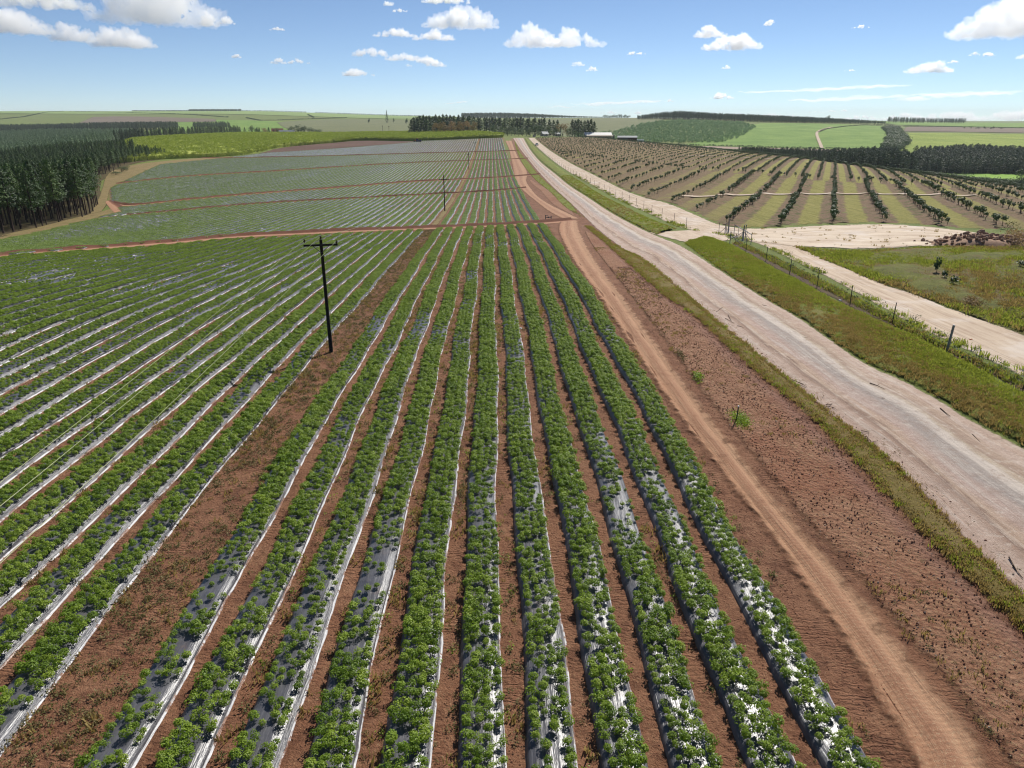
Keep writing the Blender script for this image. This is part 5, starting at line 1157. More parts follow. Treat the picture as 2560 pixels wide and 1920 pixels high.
ga, gb = Vector(G([(1834, 592)])[0]), Vector(G([(1877, 611)])[0])
o = empty('farm_gate', tuple(ga)); d = gb - ga; d.z = 0; L_ = d.length; du = d.normalized()
def gp(t, z): return du * (t * L_) + Vector((0, 0, z))
mb = MB()
mb.tube([gp(0, .2), gp(1, .16)], .045, 8); mb.tube([gp(0, 1.62), gp(1, 1.55)], .05, 8); mb.build('gate_rail', M['metal'], o, True)
for t, a, b in ((0, .16, 1.85), (.25, .2, 1.72), (.5, .2, 1.7), (.74, .2, 1.72), (1, .12, 1.85)):
    mb = MB(); mb.tube([gp(t, a), gp(t, b)], .042 if t in (0, 1) else .03, 8); mb.build('gate_upright', M['metal'], o, True)
for (bu, bv, tv, r_) in ((1857, 602, 566, .085), (1862, 600, 566, .06)):
    p = Vector(G([(bu, bv)])[0]) - ga; mb = MB(); mb.tube([p - Vector((0, 0, .1)), p + Vector((0, 0, 2.05))], r_, 10); mb.build('gate_post', M['metal'], o, True)
for (bu, bv, h, r_) in ((1812, 585.5, 1.5, .06), (1815, 585, 1.5, .05), (1819, 584, 2.1, .06), (1821, 583.5, 2.1, .05)):
    p = Vector(G([(bu, bv)])[0]) - ga; mb = MB(); mb.tube([p - Vector((0, 0, .1)), p + Vector((0, 0, h))], r_, 8); mb.build('gate_post', M['metal'], o, True)
mb = MB(); p = Vector(G([(1812, 585.5)])[0]) - ga; e = Vector(G([(1797, 585)])[0]) - ga; mb.tube([p + Vector((0, 0, .95)), e + Vector((0, 0, .05))], .03, 6)
p = Vector(G([(1857, 602)])[0]) - ga
for e in ((-1.5, .6, .05), (-.9, -.6, .05), (1.0, -.7, .05)): mb.tube([p + Vector((0, 0, 1.2)), p + Vector(e)], .028, 6)
mb.build('brace', M['metal_dk'], o); tag(o, 'open galvanised farm gate with tall uprights at the sandy entrance', 'gate')
p = G([(1838, 609)])[0]; mb = MB(); mb.tube([(0, 0, -.05), (0.02, 0, 1.3)], .025, 6); mb.box((0.02, 0, 1.1), (.12, .02, .16)); s_ = mb.build('marker_post', M['roof_red']); s_.location = p; tag(s_, 'thin reddish marker post between the fence corner and the open gate', 'post')

# pump frame by the first cross track, stake in the weed patch
p = Vector(G([(1364, 551)])[0]); o = empty('valve_stand', tuple(p)); mb = MB(); mb.tube([(0, 0, -.1), (0, 0, .95)], .07, 8); mb.tube([(1.0, .2, -.1), (1.0, .2, .8)], .07, 8); mb.build('riser_pipe', M['metal_dk'], o)
mb = MB(); mb.tube([(0, 0, .55), (1.0, .2, .55)], .06, 8); mb.tube([(-.1, 0, .9), (.45, .1, .9)], .05, 8); mb.build('cross_pipe', M['metal_dk'], o); mb = MB(); mb.box((.5, .1, .55), (.3, .22, .26)); mb.build('valve', M['grey_paint'], o)
tag(o, 'dark irrigation valve stand of upright pipes beside the red cross track', 'valve stand')
p = Vector(G([(1840, 1055)])[0]); o = empty('marker_stake', tuple(p)); mb = MB(); mb.tube([(0, 0, -.1), (.03, 0, .8)], [.032, .03], 8); mb.build('stake', M['post'], o); mb = MB(); mb.tube([(.03, 0, .8), (.03, 0, .86)], .04, 8); mb.build('cap', M['white'], o)
tag(o, 'short dark stake with pale cap standing in the weed patch', 'stake')
def weed_patch(px, n, label, leaf=.13, hh=.3, mat='crop', cat='weeds', spread=None):
    P = G(px)[:, :2]; c = P.mean(0); g = RNG; t = g.random((n, len(P))) ** 2; t /= t.sum(1)[:, None]; q = t @ P + g.normal(0, .12, (n, 2)); z = height(q[:, 0], q[:, 1]) + g.uniform(.02, hh, n) * (.4 + .6 * np.exp(-((q - c) ** 2).sum(1) / (((P - c) ** 2).sum(1).max() * .5)))
    V, F = leaf_cloud(np.c_[q, z], g.normal(0, .6, (n, 3)) + [0, 0, 1], leaf, np.random.default_rng(n)); o3 = np.array([c[0], c[1], float(height(c[0], c[1]))]); me = mesh_from(label.split()[0] + '_patch', V - o3, F, [M[mat]]); o = mesh_obj('weed_patch', me); o.location = o3; return tag(o, label, cat)
weed_patch([(1808, 1020), (1838, 1012), (1880, 1050), (1895, 1072), (1868, 1090), (1850, 1082), (1822, 1050)], 1700, 'green weed patch around the short stake on the ploughed strip', .075, .22)
weed_patch([(1738, 925), (1750, 938), (1756, 962), (1748, 970), (1740, 950), (1733, 932)], 420, 'narrow green weed clump on the inner edge of the farm track', .10, .25)
weed_patch([(1690, 868), (1702, 880), (1715, 905), (1708, 910), (1695, 885)], 260, 'second narrow weed clump farther up the farm track edge', .10, .22, 'weed')
weed_patch([(2395, 742), (2430, 748), (2470, 770), (2460, 795), (2420, 785), (2400, 765)], 1400, 'dry brown shrub by the side road bend', .16, .7, 'autumn', 'shrub')
weed_patch([(2310, 690), (2350, 700), (2400, 720), (2390, 740), (2340, 730), (2310, 710)], 900, 'dark low scrub around the young trees beyond the side road', .15, .35, 'broad', 'scrub')
weed_patch([(2495, 600), (2540, 596), (2590, 615), (2560, 640), (2505, 625)], 1500, 'brown scrub growing over the right half of the rock pile', .2, 2.0, 'autumn', 'scrub')
weed_patch([(2500, 570), (2530, 572), (2560, 590), (2520, 590)], 300, 'grey brush on top of the rock pile', .2, 1.6, 'weed', 'scrub')

# ------------------------------------------------------------------ rocks, branches, litter
ROCKS = [rock_mesh('rock', 1.0, M['rock_pale'], s, .6) for s in range(5)]; BOULD = [rock_mesh('boulder', 1.0, M['rock_red'], 20 + s, .75) for s in range(7)]
def rock(px, wpx, label, protos=ROCKS, sink=.25, group=None, hz=0.0):
    p = G([px])[0]; dep = p[1] * CP - (p[2] - CAM_Z) * SP; s = wpx / FPX * dep * .5
    o = link(bpy.data.objects.new('rock', protos[RNG.integers(0, len(protos))])); o.location = (p[0], p[1], p[2] + s * .45 * (1 - sink) + hz); o.rotation_euler = (RNG.normal(0, .15), RNG.normal(0, .15), RNG.uniform(0, 6.28)); o.scale = (s,) * 3
    return tag(o, label, 'rock', group)
for px, w, lb in [((2145, 1144), 17, 'flat pale rock at the far end of the small rock group on the verge'), ((2151, 1159), 14, 'dark rock second from the far end of the verge rock group'), ((2173, 1172), 15, 'grey rock at the left of the verge rock cluster'), ((2180, 1166), 12, 'small buff rock on top of the verge rock cluster'), ((2199, 1169), 13, 'buff rock at the right of the verge rock cluster'), ((2189, 1178), 10, 'small pale rock in the middle of the verge rock cluster'), ((2198, 1184), 12, 'low rock nearest the camera in the verge rock cluster'),
                  ((2215, 1218), 8, 'small whitish stone on the dry verge below the rock cluster'), ((2550, 1006), 46, 'large pale boulder on the bright verge at the right edge'), ((2552, 1560), 26, 'reddish rock at the right edge on the dry verge'), ((2043, 985), 9, 'dark stone on the sandy left road shoulder'), ((1890, 1023), 6, 'tiny white stone on the ploughed strip near the stake'), ((1940, 1055), 9, 'pale flat stone on the ploughed strip right of the stake'), ((2085, 1336), 10, 'brown stone on the ploughed strip near the track'), ((1906, 1063), 7, 'small buff stone beside the weed patch'), ((2394, 600), 9, 'lone dark rock at the left foot of the rock pile')]:
    rock(px, w, lb, BOULD if 'reddish' in lb or 'dark' in lb else ROCKS)
cx = G([(2475, 612)])[0]
_mx, _my = np.meshgrid(np.linspace(-8.5, 8.5, 40), np.linspace(-4.5, 4.5, 24), indexing='ij'); _mh = 1.25 * np.clip(1 - (_mx / 7.6) ** 2 - (_my / 3.9) ** 2, 0, 1) ** .7 * (1 + .35 * vnoise(_mx, _my, 91, .9)) - .06
_wx = _mx + cx[0]; _wy = _my + cx[1]; _me = mesh_from('rubble_mound', np.stack([_wx, _wy, height(_wx, _wy) + _mh], -1).reshape(-1, 3), grid_faces(40, 24), [M['rock_red']], smooth=True)
if _me.polygons[400].normal.z < 0: _me.flip_normals()
tag(mesh_obj('rubble_mound', _me), 'low heap of brown earth under the reddish boulders', 'earth mound', kind='structure')
def mound(x, y): a_ = (x - cx[0]); b_ = (y - cx[1]); return 1.25 * max(0, 1 - (a_ / 7.6) ** 2 - (b_ / 3.9) ** 2) ** .7 * (1 + .35 * float(vnoise(a_, b_, 91, .9)))
for i in range(260):
    a_ = RNG.uniform(-8.2, 8.2); b_ = RNG.uniform(-4.2, 4.2); hgt = mound(cx[0] + a_, cx[1] + b_) if (a_ / 8.2) ** 2 + (b_ / 4.2) ** 2 < 1 or i % 4 == 0 else None
    if hgt is None: continue
    u, v, _ = project(cx[0] + a_, cx[1] + b_, float(height(cx[0] + a_, cx[1] + b_)))
    rock((float(u), float(v)), RNG.uniform(6, 13) * (1.5 if i % 8 == 0 else 1), 'reddish brown boulder heaped in the rock pile beside the pale clearing', BOULD, .3, 'boulders of the rock pile', hgt)
zz = lambda a, b: (1660 + a * .2893, 930 + b * .2893)
BR = [[zz(1395, 300), zz(1420, 303), zz(1450, 290)], [zz(1420, 318), zz(1468, 325), zz(1495, 350)], [zz(1650, 525), zz(1700, 545), zz(1740, 565)], [zz(1700, 525), zz(1770, 540)], [zz(1590, 480), zz(1640, 490)], [zz(1745, 570), zz(1762, 600), zz(1790, 625), zz(1845, 610)], [zz(1720, 630), zz(1795, 650)], [zz(1775, 115), zz(1840, 135), zz(1905, 165)], [zz(1878, 245), zz(1905, 247)],
      [zz(1805, 695), zz(1870, 735)], [zz(1880, 720), zz(1915, 735), zz(1925, 775)], [zz(1960, 790), zz(2005, 828), zz(1985, 842)], [zz(1105, 80), zz(1160, 110), zz(1225, 140)], [zz(1160, 105), zz(1230, 140)], [zz(1500, 420), zz(1570, 465)], [zz(1735, 575), zz(1740, 600)], [(2520, 1400), (2545, 1440)], [(2530, 1420), (2556, 1452)], [(1905, 765), (1916, 768)], [(2005, 846), (2018, 850)], [(2173, 965), (2212, 980)], [(1790, 783), (1806, 772)], [(1813, 800), (1835, 812)], [(1843, 818), (1858, 822)], [(1820, 792), (1828, 806)], [(2211, 931), (2218, 924)], [(2240, 932), (2246, 942)], [(2258, 938), (2262, 930)], [(2335, 990), (2350, 1003)], [(2382, 1012), (2386, 1020)], [(2350, 1025), (2374, 1046)], [(2430, 1090), (2450, 1110)]]
BR.sort(key=lambda b: float(np.hypot(*G([b[0]])[0][:2]))); nb = {'left': 0, 'right': 0}
for i, b in enumerate(BR):
    P = G(b); mb = MB(); c = P.mean(0); pts = [Vector(p - c) + Vector((0, 0, .05 + .05 * RNG.random())) for p in P]; r0 = RNG.uniform(.016, .034); lightc = i % 3 != 0
    mb.tube(pts, list(np.linspace(r0, r0 * .5, len(pts))), 6)
    if len(pts) > 2: m_ = pts[1]; mb.tube([m_, m_ + Vector((RNG.normal(0, .3), RNG.normal(0, .3), .06))], [r0 * .6, r0 * .3], 5)
    o = mb.build('fallen_branch', M['stick'] if lightc else M['stick_dk'], None, True); o.location = c + np.array([0, 0, .04]); side = 'left' if project(*c)[0] < np.interp(project(*c)[1], [770, 1060, 1500], [1850, 2300, 2900]) else 'right'; nb[side] += 1
    tag(o, f"{'pale' if lightc else 'dark'} fallen branch on the sandy {side} road shoulder, {ordn(nb[side])} counting away from the camera", 'branch', 'fallen branches along the road')
def scrap(px, w, mat, label, h=.12):
    p = G([px])[0]; dep = p[1] * CP - (p[2] - CAM_Z) * SP; s = w / FPX * dep; bm = bmesh.new(); bmesh.ops.create_icosphere(bm, subdivisions=2, radius=.5)
    for v_ in bm.verts: k = 1 + .5 * mnoise.noise(v_.co * 3 + Vector((w, px[0], 0))); v_.co = Vector((v_.co.x * k, v_.co.y * k * .8, max(v_.co.z, -.2) * k * .6))
    me = bpy.data.meshes.new('litter'); bm.to_mesh(me); bm.free(); me.materials.append(M[mat]); o = link(bpy.data.objects.new('litter', me)); o.location = (p[0], p[1], p[2] + s * .12); o.scale = (s,) * 3; return tag(o, label, 'litter')
scrap((2530, 1051), 11, 'white', 'crumpled white litter on the verge near the right edge'); scrap((2100, 752), 8, 'white', 'white litter under the wire fence'); scrap((1302, 822), 8, 'white', 'white plastic scrap on the mulch bed edge')
scrap((1865, 632), 6, 'white', 'tiny white scrap at the first thin fence post'); scrap((1815, 617), 8, 'glass', 'dark bluish scrap in the bright verge near the gate'); scrap((2427, 850), 8, 'orange', 'small yellow scrap lying on the side road')
# saplings beyond the side road, irrigation hose
for (bu, bv, tv, wp, lb) in [(2340, 691, 642, 26, 'tallest young dark tree beyond the side road, in the scrub'), (2358, 706, 676, 22, 'middle young dark tree beyond the side road, in the scrub'), (2380, 717, 690, 30, 'low bushy young tree nearest the side road in the scrub'), (2550, 675, 650, 34, 'young dark tree at the right edge below the rock pile')]:
    p = G([(bu, bv)])[0]; dep = p[1] * CP - (p[2] - CAM_Z) * SP; h = (bv - tv) / FPX * dep * 1.03; place_tree('young_tree', ORCH, p, h, wp / FPX * dep / .9, lb, 'tree', None, .03)
P = G([(2318, 666), (2332, 680), (2348, 697), (2358, 712), (2368, 722)]); mb = MB(); mb.tube([Vector(p) + Vector((0, 0, .22)) for p in P], .03, 6); tag(mb.build('irrigation_hose', M['pipe'], None, True), 'pale irrigation hose lying past the young trees', 'hose')

# ------------------------------------------------------------------ buildings, vehicles
def shed(name, u, v, d, W, Dp, eave, ridge, rz, wall, roof, label, cat='building', extras=None, over=.4):
    x, y, _ = at_depth(u, v, d); z = float(height(x, y)); o = empty(name, (x, y, z - .15), rz)
    mb = MB(); mb.box((0, 0, eave / 2), (W, Dp, eave)); mb.add([(-W / 2, -Dp / 2, eave), (-W / 2, Dp / 2, eave), (-W / 2, 0, ridge), (W / 2, -Dp / 2, eave), (W / 2, Dp / 2, eave), (W / 2, 0, ridge)], [(0, 1, 2), (3, 5, 4)]); mb.build('wall', M[wall], o)
    a, t = over, .12; mb = MB(); s = (ridge - eave) / (Dp / 2)
    for sg in (-1, 1):
        y1 = sg * (Dp / 2 + a); z1 = eave - s * a + .05; V = [(-W / 2 - a, y1, z1), (W / 2 + a, y1, z1), (W / 2 + a, 0, ridge + .05), (-W / 2 - a, 0, ridge + .05)]; V += [(p[0], p[1], p[2] + t) for p in V]
        mb.add(V, [(0, 1, 2, 3), (7, 6, 5, 4), (0, 4, 5, 1), (1, 5, 6, 2), (2, 6, 7, 3), (3, 7, 4, 0)])
    mb.build('roof', M[roof], o)
    if extras: extras(o)
    return tag(o, label, cat)
def barn_x(o):
    mb = MB(); mb.add([(-12, -7.2, 2.9), (14, -7.2, 2.9), (14, -11.5, 2.3), (-12, -11.5, 2.3), (-12, -7.2, 3.0), (14, -7.2, 3.0), (14, -11.5, 2.4), (-12, -11.5, 2.4)], [(0, 1, 2, 3), (7, 6, 5, 4), (2, 6, 7, 3), (1, 5, 6, 2), (3, 7, 4, 0)]); mb.build('lean_to_roof', M['roof_tan'], o)
    for x in (-11, -5, 1, 7, 13): mb = MB(); mb.box((x, -11.2, 1.15), (.2, .2, 2.3)); mb.build('post', M['wall_brown'], o)
    mb = MB(); mb.box((-8.8, -10.5, 1.1), (4.5, 3, 2.2)); mb.build('annex', M['wall_brown'], o)
    mb = MB(); mb.box((14.6, -8, 1.6), (1.6, 1.6, 3.2)); mb.tube([(14.6, -8, 3.2), (14.6, -8, 3.6)], [.8, .2], 10); mb.build('water_tank', M['grey_paint'], o)
shed('barn', 1494, 340, 700, 26, 14, 3.2, 5.4, .02, 'wall_cream', 'roof_white', 'long white roofed barn beyond the orchard, with tan lean-to', extras=barn_x)
def shed_x(o):
    mb = MB(); mb.box((-2, -5.05, 1.5), (4.5, .1, 2.8)); mb.build('door', M['grey_paint'], o)
shed('dark_shed', 1568, 345, 640, 17, 10, 3.0, 4.3, -.12, 'wall_brown', 'roof_grey', 'low dark brown shed right of the white barn', extras=shed_x)
x, y, _ = at_depth(1601, 346, 632); o = empty('white_container', (x, y, float(height(x, y)) - .1), -.1); mb = MB(); mb.box((0, 0, 1.3), (6, 2.6, 2.6)); mb.build('body', M['white'], o)
mb = MB(); [mb.box((-2.6 + .52 * i, -1.32, 1.3), (.12, .06, 2.3)) for i in range(11)]; mb.build('ribs', M['white'], o); tag(o, 'white container box at the right end of the dark shed', 'container')
def house_x(o):
    for xx in (-4, 0, 4): mb = MB(); mb.box((xx, -4.04, 1.5), (1.2, .08, 1.1)); mb.build('window', M['glass'], o)
    mb = MB(); mb.box((3.2, 1, 5.0), (.8, .8, 1.6)); mb.build('chimney', M['wall_cream'], o)
shed('farmhouse', 694, 330, 850, 13, 8, 3.0, 6.2, .3, 'wall_cream', 'roof_red', 'red roofed farmhouse among trees behind the left cane field', extras=house_x)
shed('low_shed', 718, 334, 835, 17, 10, 2.8, 4.4, .1, 'wall_cream', 'roof_grey', 'pale low roofed shed in front of the red roofed farmhouse', extras=house_x)
shed('cottage', 1361, 338, 662, 6, 5, 2.2, 4.2, .5, 'wall_cream', 'roof_grey', 'grey roofed cottage half hidden by trees at the road end', extras=house_x)
shed('cottage', 1394, 338, 690, 5, 5, 2.2, 4.0, .2, 'wall_cream', 'roof_white', 'small white roofed cottage between dark trees near the barn', extras=house_x)
x, y, _ = at_depth(1332, 342, 640); o = empty('roadside_shelter', (x, y, float(height(x, y))), .1)
for px_ in (-2.6, 2.6):
    for py_ in (-1.5, 1.5): mb = MB(); mb.tube([(px_, py_, -.1), (px_, py_, 3.1)], .1, 6); mb.build('post', M['metal'], o)
mb = MB(); mb.box((0, 0, 3.2), (6.4, 4, .18)); mb.build('roof', M['roof_tan'], o); mb = MB(); mb.box((1.2, .3, .9), (2.2, 1.6, 1.8)); mb.build('booth', M['wall_cream'], o); tag(o, 'open roadside shelter with flat roof at the far end of the road', 'shelter')
x, y, _ = at_depth(1318, 342, 640); o = empty('far_gate', (x, y, float(height(x, y)))); mb = MB()
for i in range(9): mb.tube([(-2.4 + i * .6, 0, .1), (-2.4 + i * .6, 0, 1.7)], .04, 5)
mb.build('bars', M['metal'], o); mb = MB(); mb.tube([(-2.5, 0, 1.65), (2.5, 0, 1.65)], .05, 5); mb.tube([(-2.5, 0, .2), (2.5, 0, .2)], .05, 5); mb.build('frame', M['metal'], o); tag(o, 'small barred gate beside the roadside shelter', 'gate')

def wheel(o, c, r, w, ax='X'):
    a = Vector((1, 0, 0)); c = Vector(c); mb = MB(); mb.tube([c - a * w / 2, c - a * w * .42, c + a * w * .42, c + a * w / 2], [r * .88, r, r, r * .88], 16); t = mb.build('wheel', M['rubber'], o, False)
    mb = MB(); mb.tube([c - a * (w / 2 + .01), c + a * (w / 2 + .01)], r * .55, 12); mb.build('rim', M['metal'], t)
p = G([(1342, 364)])[0]; o = empty('pickup_car', tuple(map(float, p)), math.radians(6))
prof = [(-2.3, .45), (-2.3, .95), (-.75, 1.0), (-.55, 1.65), (.6, 1.68), (1.15, 1.05), (2.2, .92), (2.3, .6), (2.25, .4)]
mb = MB(); n = len(prof)
V = [(-.84 * (1 if z < 1.2 else .82), y_, z) for y_, z in prof] + [(.84 * (1 if z < 1.2 else .82), y_, z) for y_, z in prof]; mb.add(V, [tuple(range(n))[::-1], tuple(range(n, 2 * n))] + [(i, (i + 1) % n, n + (i + 1) % n, n + i) for i in range(n)]); body = mb.build('body', M['white'], o)
mb = MB(); mb.box((0, -.68, 1.33), (1.3, .04, .5), R=Matrix.Rotation(-.3, 3, 'X')); mb.build('rear_window', M['glass'], o); mb = MB(); mb.box((0, .93, 1.36), (1.3, .04, .7), R=Matrix.Rotation(.75, 3, 'X')); mb.build('windscreen', M['glass'], o)
for sx in (-1, 1): mb = MB(); mb.box((sx * .775, .05, 1.35), (.04, 1.0, .42)); mb.build('side_window', M['glass'], o)
mb = MB(); mb.box((0, -2.34, .55), (1.6, .1, .22)); mb.build('bumper', M['metal_dk'], o)
for sx in (-1, 1):
    for yy in (-1.4, 1.4): wheel(o, (sx * .78, yy, .36), .36, .22)
    mb = MB(); mb.box((sx * .7, -2.31, .8), (.16, .06, .22)); mb.build('tail_light', M['roof_red'], o)
tag(o, 'small white pickup car driving on the far side road', 'car')
x, y, _ = at_depth(1042, 354, 575); o = empty('tractor', (x, y, float(height(x, y))), math.radians(80)); mb = MB(); mb.box((0, 1.3, 1.15), (.9, 2.2, .8)); mb.box((0, 2.3, 1.1), (.8, .3, .7)); mb.build('bonnet', M['orange'], o)
mb = MB(); mb.box((0, -.4, 1.9), (1.5, 1.4, 1.5), taper=.85); mb.build('cab', M['glass'], o); mb = MB(); mb.box((0, -.4, 2.72), (1.5, 1.5, .16)); mb.build('cab_roof', M['orange'], o); mb = MB(); mb.tube([(.4, 1.6, 1.5), (.4, 1.6, 2.5)], .06, 6); mb.build('exhaust', M['metal_dk'], o)
for sx in (-1, 1): wheel(o, (sx * .95, -.6, .9), .9, .5); wheel(o, (sx * .8, 2.0, .55), .55, .35)
tag(o, 'orange tractor parked at the back edge of the pale crop', 'tractor')
x, y, _ = at_depth(1050, 354, 572); o = empty('trailer', (x, y, float(height(x, y))), math.radians(80)); mb = MB(); mb.box((0, 0, 1.2), (2.0, 2.6, .9)); mb.build('tank', M['grey_paint'], o); [wheel(o, (sx * 1.05, 0, .6), .6, .35) for sx in (-1, 1)]; mb = MB(); mb.tube([(0, 1.3, .7), (0, 2.6, .6)], .08, 6); mb.build('drawbar', M['metal_dk'], o)
tag(o, 'dark farm trailer standing right behind the orange tractor', 'trailer')

# ------------------------------------------------------------------ grass tufts, weeds, clods (uncountable)
def tuft_mesh(seed, mat, n=16, h=.28, sp=.14, w=.022, lean=.5):
    g = np.random.default_rng(seed); V = []; F = []
    for i in range(n):
        a = g.uniform(0, 6.28); b = np.array([g.normal(0, sp), g.normal(0, sp), -.02]); L = h * g.uniform(.5, 1.2); d = np.array([math.cos(a), math.sin(a), 0]) * L * g.uniform(.15, lean); s = np.array([-math.sin(a), math.cos(a), 0]) * w
        k = len(V); V += [b - s, b + s, b + d * .45 + [0, 0, L * .65] + s * .7, b + d * .45 + [0, 0, L * .65] - s * .7, b + d + [0, 0, L * .95]]; F += [(k, k + 1, k + 2, k + 3), (k + 3, k + 2, k + 4)]
    return mesh_from('tuft', np.array(V), F, [M[mat]])
TG = [tuft_mesh(s, 'blade', 18, .26, .17, .03) for s in range(4)]; TD = [tuft_mesh(10 + s, 'blade_dry', 18, .24, .17, .028) for s in range(4)]
def weed_mesh(seed, mat, n=26, r=.2, h=.16, leaf=.075):
    g = np.random.default_rng(seed); P = np.c_[g.normal(0, r * .5, (n, 2)), g.uniform(.01, h, n)]; V, F = leaf_cloud(P, g.normal(0, .5, (n, 3)) + [0, 0, 1], leaf, g); return mesh_from('weed', V, F, [M[mat]])
WD = [weed_mesh(s, 'weed') for s in range(3)]; WG = [weed_mesh(10 + s, 'crop', 22, .22, .2, .07) for s in range(2)]; WB = [weed_mesh(20 + s, 'broad', 26, .3, .35, .1) for s in range(2)]
def mixed(st, n, lo, hi, protos, label, cat, sc=(.7, 1.3), keep=None, dz=0.0, t0=0.0, t1=1.0, maxd=1e9, relief=None, dryf=None):
    p, w = st.sample(n, lo, hi, t0, t1); k = in_view(p, 80, 80) & (np.hypot(p[:, 0], p[:, 1]) < maxd)
    if keep is not None: k &= keep(p, w)
    p, w = p[k], w[k]
    if relief is not None:
        wid = np.interp(p[:, 1], [0, 1], [1, 1]); ew = np.minimum(w, 1 - w) * np.median(st.wid); p[:, 2] += relief(p[:, 0], p[:, 1], w, ew)
    p[:, 2] += dz; m = len(p); pick = RNG.integers(0, len(protos), m)
    if dryf is not None: dr_ = RNG.random(m) < dryf(p, w); pick = np.where(dr_, 4 + RNG.integers(0, len(protos) - 4, m), RNG.integers(0, 4, m))
    return scatter(label.split(',')[0].split(' in ')[0].replace(' ', '_')[:0] + cat.replace(' ', '_'), p, rots(m, .12), scl3(RNG.uniform(*sc, m)), pick, protos, label, cat)
S_ = S
mixed(S['vergeR'], 34000, .02, .98, TG + TD, 'bright green grass tufts on the verge beside the wire fence', 'grass tufts', (.3, .8), lambda p, w: RNG.random(len(p)) < (.55 + .5 * vnoise(p[:, 0], p[:, 1], 5, .7)) * np.clip(w * 4, .25, 1) + .22, .0, relief=verge_relief, dryf=lambda p, w: np.clip(.95 - .9 * w + .45 * vnoise(p[:, 0], p[:, 1], 44, .35) - np.clip((p[:, 1] - 58) / 30, -.25, .7), .05, .97))
mixed(S['vergeR2'], 11000, .02, .98, TG + TD, 'grass tufts on the long verge beyond the gate', 'grass tufts', (.4, .9), None, .0, maxd=260, relief=verge_relief, dryf=lambda p, w: np.clip(.4 + .6 * vnoise(p[:, 0], p[:, 1], 45, .15), .05, .95))
mixed(S['vergeL'], 9000, .03, .97, TD + TD + TD + TG, 'dry olive grass tufts on the narrow verge by the ploughed strip', 'grass tufts', (.3, .75), lambda p, w: RNG.random(len(p)) < .6 + .4 * vnoise(p[:, 0], p[:, 1], 15, .8), .08)
mixed(S['vergeL2'], 2500, .05, .95, TG + TD, 'grass tufts on the patchy verge beyond the cross track', 'grass tufts', (.4, .8), None, .03)
mixed(S['rough'], 34000, .01, .99, TG + TD + TD + WD, 'mixed grass tufts on the rough ground beyond the side road', 'grass tufts', (.5, 1.5), lambda p, w: RNG.random(len(p)) < .65 + .35 * vnoise(p[:, 0], p[:, 1], 6, .5), .1, dryf=lambda p, w: np.clip(.5 + .6 * vnoise(p[:, 0], p[:, 1], 46, .3), .05, .95))
mixed(S['fsoil'], 2400, .62, 1.0, WG[:1] + WB[:1] + TG + TD, 'green weeds growing along the foot of the wire fence', 'weeds', (.6, 1.5), lambda p, w: RNG.random(len(p)) < .6 + .4 * vnoise(p[:, 0], p[:, 1], 7, .8), .03)
mixed(S['side'], 1500, .0, .16, WB + WG + TG, 'scattered small weeds along the fence edge of the side road', 'weeds', (.5, 1.4), lambda p, w: RNG.random(len(p)) < .7 + .6 * vnoise(p[:, 0], p[:, 1], 8, .6) - w * 4, .05, t1=.45)
mixed(S['clear'], 110, .1, .98, WD + TD, 'sparse dry weeds dotted over the pale clearing', 'weeds', (.5, 1.2), None, .08)
CL = [rock_mesh('clod', .05, M['clod'], 60 + s, .7, 1) for s in range(4)]; PB = [rock_mesh('pebble', .05, M['rock_pale'], 70 + s, .6, 1) for s in range(2)]; ST = []
for s in range(3):
    g = np.random.default_rng(500 + s); mb = MB()
    for i in range(7): a = g.uniform(0, 6.28); c = g.normal(0, .25, 2); l = g.uniform(.05, .14); mb.tube([(c[0], c[1], .015), (c[0] + math.cos(a) * l, c[1] + math.sin(a) * l, .02)], .006, 3)
    ST.append(mb.mesh('straw', M['blade_dry']))
mixed(S['plough'], 15000, .02, .98, CL * 4 + PB, 'reddish soil clods strewn over the ploughed strip', 'soil clods', (.2, .95), lambda p, w: np.hypot(p[:, 0], p[:, 1]) < 75 + 0 * w, .09)
mixed(S['plough'], 5200, .0, .85, ST * 4 + TD + WD, 'dry weeds and straw on the ploughed strip', 'dry weeds', (.3, .7), lambda p, w: (RNG.random(len(p)) < .35 + .9 * vnoise(p[:, 0], p[:, 1], 12, .35) - w * .2) & (np.hypot(p[:, 0], p[:, 1]) < 90), .06)
mixed(S['road'], 4200, .0, .16, PB + CL[:1] + ST, 'pebbles and twigs along the sandy left shoulder of the road', 'pebbles', (.3, 1.1), lambda p, w: np.hypot(p[:, 0], p[:, 1]) < 80, .07)
# furrow weeds between the beds of the nearest block
fp_ = []; fk = []
for (b, side, k, c, y0, y1) in segs:
    if b != 0: continue
    n = int((y1 - y0) * 7); y = RNG.uniform(y0, y1, n); off = RNG.uniform(.62, 1.1, n)
    dn = vnoise(y * .35, y * 0 + c * 2, 700 + k, 1.0) + (.7 if (side == 'R' and k in (5, 6, 7, 9)) else -.35 if side == 'R' else -.1)
    ok = RNG.random(n) < np.clip(.26 + .42 * dn, 0, .95); x = c + ROW_K * y + wob(c, y) + off
    z = height(x, y); a = np.stack([x, y, z + .0], 1)[ok]; fp_.append(a); fk.append(np.where(RNG.random(ok.sum()) < .6, RNG.integers(0, 3, ok.sum()), 3 + RNG.integers(0, 6, ok.sum())))
n = 9000; y = RNG.uniform(8, 124, n); x = -10.75 + ROW_K * y + RNG.uniform(-1.15, 1.15, n); ok = RNG.random(n) < np.clip(.45 + .25 * vnoise(x, y * .5, 33, .9), 0, 1)
